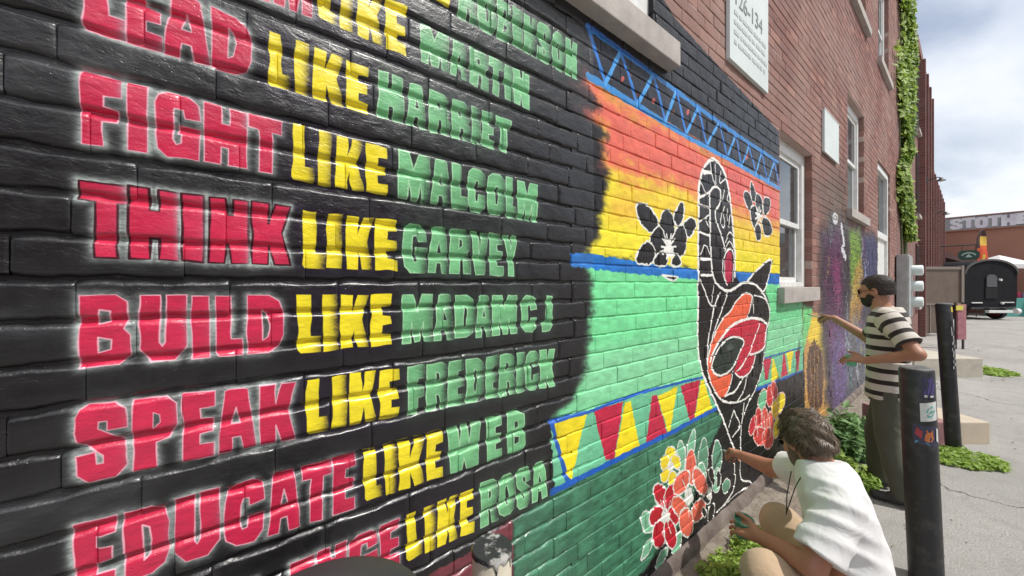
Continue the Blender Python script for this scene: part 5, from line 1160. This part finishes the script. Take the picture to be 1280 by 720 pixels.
F.loft(Matrix.Translation((4.07, -.655, 0)), [(.775, .186, .135, 0), (.9, .178, .130, 0), (1.0, .166, .124, 0), (1.15, .172, .124, .0), (1.30, .182, .126, .0), (1.38, .176, .116, 0), (1.435, .115, .095, .0), (1.475, .076, .076, .0)], .0)
def sleeve(F, sh, el, f0, r0, r1, k=.03):
    d_ = (el-sh); q = sh+d_*f0; F.cone(sh, q, r0, r1, k); return q, d_.normalized()
for sh, el, f0 in ((shR, elR, .78), (shL, elL, .74)):
    q, d_ = sleeve(F, sh, el, f0+.2, .070, .074, .045); F.half(sh+(el-sh)*f0, d_, .16)
F.wrinkle(wr(.0042, 26, 20, 1.0))
def band(me):
    co = np.empty(len(me.vertices)*3, np.float32); me.vertices.foreach_get('co', co); co = co.reshape(-1, 3); b_ = co[:, 2].copy()+.008
    for sh, el in ((shR, elR), (shL, elL)):
        s_, e_ = np.array(sh), np.array(el)-np.array(sh); L = np.linalg.norm(e_); t = ((co-s_)@e_)/L/L; ds = np.linalg.norm(co-s_-np.clip(t, 0, 1)[:, None]*e_, axis=1)
        side = (co[:, 0]-4.07)*np.sign(s_[0]-4.07) > .165-.02; k_ = (ds < .095) & (t > .02) & side; b_[k_] = s_[2]+.008-t[k_]*L*.98
    me.attributes.new('band', 'FLOAT', 'POINT').data.foreach_set('value', b_)
part(r1, 't_shirt', F, M_STR, band)
F = Field((3.8, -.88, .03), (4.36, -.40, .90), .006)
F.loft(Matrix.Translation((4.07, -.66, 0)), [(.74, .165, .12, 0), (.86, .172, .122, 0), (.885, .170, .12, 0)], .01)
for sx in (-1, 1): F.cone((4.07+sx*.085, -.66, .82), (4.07+sx*.115, -.625+sx*.045, .47), .100, .076, .008); F.cone((4.07+sx*.115, -.625+sx*.045, .47), (4.07+sx*.125, -.67+sx*.08, .06), .076, .070, .008)
F.half((4.07, -.66, .055), (0, 0, -1)); F.wrinkle(wr(.005, 24, 15, 2.0)); part(r1, 'trousers', F, M_OLV)
for sx in (-1, 1):
    F = Field((4.07+sx*.125-.09, -.85, -.006), (4.07+sx*.125+.09, -.33, .14), .005); shoe(F, (4.07+sx*.125, -.67+sx*.08, .085), (sx*.12, 1, 0)); F.half((4.07, -.6, .004), (0, 0, -1)); part(r1, 'shoe', F, M_SHOE)
def hairdo(root, M, lo, hi, rad, front, tuft, amp, fq, m, h=.004, cutz=-.045):
    F = Field(lo, hi, h); F.ball((0, -.016, .034), rad, M, 0)
    F.ball((0, -.05, -.02), (rad[0]*.93, rad[1]*.62, .062), M, .02)
    # leave the face free
    W = F.win(F.lo, F.lo+np.array(F.n)*h); sl, X, Y, Z = W; Mi = np.array(M.inverted(), np.float32)
    x, y, z = [Mi[i, 0]*X+Mi[i, 1]*Y+Mi[i, 2]*Z+Mi[i, 3] for i in range(3)]
    line = front+np.clip(z-.045, 0, 1)*.9-np.clip(.03-z, 0, 1)*.55*0; F.d = np.maximum(F.d, np.where(z < .055, y-(.012+np.clip(z-.0, -.05, .06)*.5), y-front))
    F.d = np.maximum(F.d, cutz-z+np.clip(y+.04, 0, .1)*.75)
    F.d += (amp*(np.sin(x*fq+3*np.sin(z*fq*.5))*np.cos(y*fq*.8+z*fq*.6)+.6*np.sin(z*fq*1.4+x*fq*.7+2*np.sin(y*fq*.4)))).astype(np.float32)
    return part(root, 'hair', F, m)
hairdo(r1, M1, HS-Vector((.13, .15, .12)), HS+Vector((.13, .13, .16)), (.082, .101, .091), .072, 0, .0008, 160, M_HR1)
def beard(root, HS, M, m, up=0.0, g=0.0):          # short beard: a thin shell round the jaw
    F = Field(HS-Vector((.15, .15, .17)), HS+Vector((.15, .18, .08)), .004)
    F.ball((0, .026, -.038), (.0655-g, .079-g, .082-g), M, 0); F.ball((0, .042, -.086), (.054-g, .056-g, .042-g), M, .02)
    W = F.win(F.lo, F.lo+np.array(F.n)*F.h); sl, X, Y, Z = W; Mi = np.array(M.inverted(), np.float32); x, y, z = [Mi[i, 0]*X+Mi[i, 1]*Y+Mi[i, 2]*Z+Mi[i, 3] for i in range(3)]
    F.d = np.maximum(F.d, z+.050-up-np.clip(.06-y, 0, .075)*1.05+.004*np.sin(x*90+y*120)); F.d = np.maximum(F.d, -.006-y); F.ball((0, .105, -.066), (.020, .02, .006), M, 0, 's')
    F.d += (.0008*np.sin(x*300)*np.cos(z*280)).astype(np.float32); return part(root, 'beard', F, m)
bd1 = beard(r1, HS, M1, M_HR1)
glasses(r1, M1, body); 
for o in r1.children:
    if o.name.startswith('sunglasses'): done(o, r1)
def strands(root, base, M, n, ln, wd_, m, seed, lift, zmin=-.075):
    rr = random.Random(seed); me = base.data; Mi = M.inverted(); vs = [v for v in me.vertices]; V = []; F_ = []
    for _ in range(n):
        v = vs[rr.randrange(len(vs))]; p = Mi @ v.co; nr = (Mi.to_3x3() @ v.normal).normalized()
        if p.z < zmin: continue
        flow = Vector((p.x*2.0+rr.uniform(-.5, .5), (p.y-.02)*2.2+rr.uniform(-.5, .5)+.25*(p.y > .02), -(.25+max(0, .06-p.z)*9)))
        flow += Vector((math.sin(p.z*60+p.x*40), math.cos(p.x*70), math.sin(p.y*60)))*.45
        flow = (flow-nr*flow.dot(nr)).normalized(); sd = nr.cross(flow); L = ln*rr.uniform(.5, 1.2); b0 = len(V); cu = rr.uniform(-.5, .5)
        q = p+nr*.0005; d_ = (flow+nr*lift).normalized()
        for k_ in range(4):
            w2 = wd_*(1, .95, .7, .1)[k_]; V += [M @ (q-sd*w2), M @ (q+sd*w2+nr*w2*.6)]; d_ = (d_+sd*cu*.35-nr*lift*.55).normalized(); q = q+d_*L/3
        F_ += [(b0+2*k_, b0+2*k_+1, b0+2*k_+3, b0+2*k_+2) for k_ in range(3)]
    mm = MB(); mm.add(V, F_, 0, True); o = mm.build('hair_strands', m, base); tag(o, kind='stuff'); return o
def strand_mat(name, c1, c2):
    m = bpy.data.materials.new(name); m.use_nodes = True; t = m.node_tree; p = t.nodes['Principled BSDF']; g = N(t, 'ShaderNodeNewGeometry')
    x = N(t, 'ShaderNodeMix', {0: g.outputs['Random Per Island'], 6: c1, 7: c2}, data_type='RGBA'); t.links.new(x.outputs[2], p.inputs['Base Color']); p.inputs['Roughness'].default_value = .42; return m
h1 = [o for o in r1.children if o.name.startswith('hair')][0]; strands(r1, h1, M1, 2600, .011, .0008, strand_mat('dark_hair_strand', (.014, .01, .009, 1), (.045, .032, .026, 1)), 5, .25)
strands(r1, bd1, M1, 2400, .014, .0008, bpy.data.materials['dark_hair_strand'], 8, .6, -.2)
# ---- brushes and cups
def brush(label, tip, grip_end, tipcol):
    tip, g = Vector(tip), Vector(grip_end); d_ = (g-tip).normalized(); e = empty('paint_brush', tuple(tip)); tag(e, label, 'paint brush'); L = (g-tip).length; e.rotation_euler = d_.to_track_quat('Z', 'Y').to_euler()
    m = MB(); m.tube([(0, 0, .0), (0, 0, .012), (0, 0, .035)], [.003, .008, .009], 12); m.build('bristles', tipcol, e)
    m = MB(); m.tube([(0, 0, .0352), (0, 0, .06)], [.0092, .008], 12); m.build('ferrule', M_GAL, e)
    m = MB(); m.tube([(0, 0, .0602), (0, 0, .09), (0, 0, L*.6), (0, 0, L)], [.0065, .0085, .006, .004], 12); m.build('handle', M_POSTW, e); return e
M_PGR = mat('wet_green_paint', (.12, .55, .30, 1), .25); M_PDG = mat('deep_green_paint', (.08, .26, .17, 1), .2); M_CUP = mat('clear_cup_plastic', (.35, .40, .37, 1), .25, spec=.6)
def fing(Mh, v): return Mh @ Vector(v)
def cup(label, c, axis, r, hgt, col, bodym):
    e = empty('paint_cup', tuple(c)); tag(e, label, 'cup'); e.rotation_euler = Vector(axis).to_track_quat('Z', 'Y').to_euler()
    m = MB(); V = []; F_ = []; n = 28; prof = [(0, 0), (r*.78, 0), (r*.80, .003), (r*.98, hgt*.86), (r*1.04, hgt*.88), (r*1.06, hgt), (r*.98, hgt), (r*.93, hgt*.86)]
    for (a, b_) in prof[1:]:
        for k_ in range(n): V.append((a*math.cos(2*math.pi*k_/n), a*math.sin(2*math.pi*k_/n), b_))
    for i in range(len(prof)-2):
        for k_ in range(n): F_.append((i*n+k_, i*n+(k_+1) % n, (i+1)*n+(k_+1) % n, (i+1)*n+k_))
    F_.append(tuple(range(n-1, -1, -1))); m.add(V, F_, 0, True); m.build('cup_wall', bodym, e)
    m = MB(); m.add([(r*.93*math.cos(2*math.pi*k_/n), r*.93*math.sin(2*math.pi*k_/n), hgt*.80) for k_ in range(n)], [tuple(range(n))]); m.build('paint', col, e); return e
gripR = fing(MhR, (-.012, .105, -.022))
brush('thin brush with light green paint held by the standing man', (4.68, -.004, 1.352), gripR+(gripR-Vector((4.68, -.004, 1.352))).normalized()*.05, M_PGR)
cup('small cup of light green paint in the standing man’s hand', fing(MhL, (.005, .085, -.055))+Vector((0, 0, -.015)), (0, 0, 1), .036, .075, M_PGR, M_PGR)
# ---- the crouching man
P2 = Vector((1.98, -.82, 0)); r2 = empty('person', tuple(P2)); tag(r2, 'man in a white t-shirt and tan trousers crouching by the wall and painting flowers', 'person'); bpy.context.view_layer.update()
HS2 = Vector((2.085, -.585, .935)); HF2 = Vector((.50, .72, -.42)); M2 = frame(HS2, HF2, (.25, .35, .9))
nk = Vector((2.06, -.665, .83)); pel = Vector((1.94, -.785, .355)); up2 = (nk-pel).normalized(); MT = frame(pel, Vector((-.20, .9, -.3)), up2)
MT = frame(pel, up2.cross(Vector((.93, .33, -.05))).normalized()*-1, up2)
if MT.col[1][1] < 0: MT = frame(pel, up2.cross(Vector((.93, .33, -.05))).normalized(), up2)
LT = (nk-pel).length
shL2, shR2 = Vector((1.915, -.745, .775)), Vector((2.225, -.60, .765)); elL2, wrL2 = Vector((1.765, -.68, .565)), Vector((1.862, -.465, .525)); elR2, wrR2 = Vector((2.37, -.37, .63)), Vector((2.475, -.185, .600))
hipL, hipR = Vector((1.86, -.79, .33)), Vector((2.04, -.74, .32)); knL, anL = Vector((1.715, -.545, .47)), Vector((1.80, -.68, .10)); knR, anR = Vector((2.23, -.45, .43)), Vector((2.17, -.66, .10))
F = Field((1.58, -1.15, -.01), (2.72, .03, 1.10), .005)
F.loft(MT, [(-.05, .125, .09, 0), (.1, .12, .092, 0), (.25, .12, .09, 0), (.38, .135, .085, 0), (.44, .13, .08, 0), (.48, .07, .06, 0)], .02)
F.cone(nk-up2*.02+Vector((.0, .015, 0)), HS2+Vector((-.01, -.03, -.03)), .062, .056, .03); head(F, M2)
for sh, el, wr_ in ((shL2, elL2, wrL2), (shR2, elR2, wrR2)): F.cone(sh, el, .053, .044, .03); F.cone(el, wr_, .046, .028, .015)
MhL2 = frame(wrL2, (.28, .80, -.12), (-.55, .15, .80)); hand(F, MhL2, 1, (.30, .34, .38, .44), .9, thumb=(.35, .85, .55))
MhR2 = frame(wrR2, (.62, .62, -.10), (.1, -.2, 1)); hand(F, MhR2, -1, (.95, 1.0, 1.1, 1.15), .5, thumb=(.15, .9, -.5))
for hp, kn, an in ((hipL, knL, anL), (hipR, knR, anR)): F.cone(hp, kn, .07, .055, .02); F.cone(kn, an, .052, .036, .01)
body2 = part(r2, 'body', F, M_SK2)
F = Field((1.60, -1.22, .22), (2.50, -.30, .95), .005)
F.loft(MT, [(-.09, .158, .132, -.01), (.05, .152, .128, -.012), (.2, .148, .124, -.012), (.35, .164, .120, -.005), (.45, .172, .112, 0), (.505, .135, .105, .0), (.545, .088, .088, .01)], 0)
for sh, el, f0 in ((shL2, elL2, .80), (shR2, elR2, .62)): q, d_ = sleeve(F, sh, el, f0+.2, .068, .084, .004); F.half(sh+(el-sh)*f0, d_, .17)
F.wrinkle(wr(.0055, 24, 19, .4)); F.wrinkle(wr(.0022, 60, 30, 3.4)); F.wrinkle(lambda X, Y, Z: -.012*np.exp(-((X-1.93+(Z-.6)*.5)**2+(Y+.70)**2)/.02)*np.abs(np.sin(Z*38+X*25))**3); part(r2, 't_shirt', F, M_WSH)
F = Field((1.55, -1.15, .02), (2.42, -.32, .62), .0055)
F.loft(MT, [(-.10, .150, .12, 0), (.0, .140, .115, 0), (.06, .13, .105, 0)], .02)
for hp, kn, an in ((hipL, knL, anL), (hipR, knR, anR)): F.cone(hp, kn, .105, .084, .03); F.cone(kn, an, .084, .078, .03)
F.half((2, -.7, .07), (0, 0, -1)); F.wrinkle(wr(.0055, 30, 26, 1.7)); part(r2, 'trousers', F, M_TAN)
for an, dd in ((anL, (-.1, 1, 0)), (anR, (.15, 1, 0))):
    F = Field(an-Vector((.12, .14, .107)), an+Vector((.12, .27, .08)), .005); shoe(F, an-Vector((0, 0, .01)), dd); F.half((2, -.6, .004), (0, 0, -1)); part(r2, 'shoe', F, M_SHOE)
hairdo(r2, M2, HS2-Vector((.16, .17, .15)), HS2+Vector((.16, .16, .17)), (.090, .108, .100), .085, 0, .0034, 95, M_HR2, .0035, -.06)
h2 = [o for o in r2.children if o.name.startswith('hair')][0]; strands(r2, h2, M2, 5200, .034, .0012, strand_mat('brown_hair_strand', (.05, .033, .022, 1), (.20, .145, .10, 1)), 6, .55)
m = MB(); m.tube([MT @ Vector((-.075, .085, .50)), MT @ Vector((-.085, .125, .44)), MT @ Vector((-.06, .17, .34)), MT @ Vector((-.04, .175, .32)), MT @ Vector((-.05, .16, .40)), MT @ Vector((.02, .125, .49))], .0022, 6); done(m.build('cord', M_FRM, r2), r2)
beard(r2, HS2, M2, M_HR2, 0, .001)
glasses(r2, M2, body2)
for o in r2.children:
    if o.name.startswith('sunglasses'): done(o, r2)
tip2 = Vector((2.66, -.004, .515)); g2 = fing(MhR2, (-.010, .100, -.025)); brush('thin brush in the crouching man’s outstretched hand', tip2, g2+(g2-tip2).normalized()*.10, M_PDG)
cup('dark green paint cup in the crouching man’s hand', fing(MhL2, (-.004, .090, -.062))+Vector((-.008, .012, .006)), (-.12, -.15, 1), .040, .085, M_PDG, M_PDG)
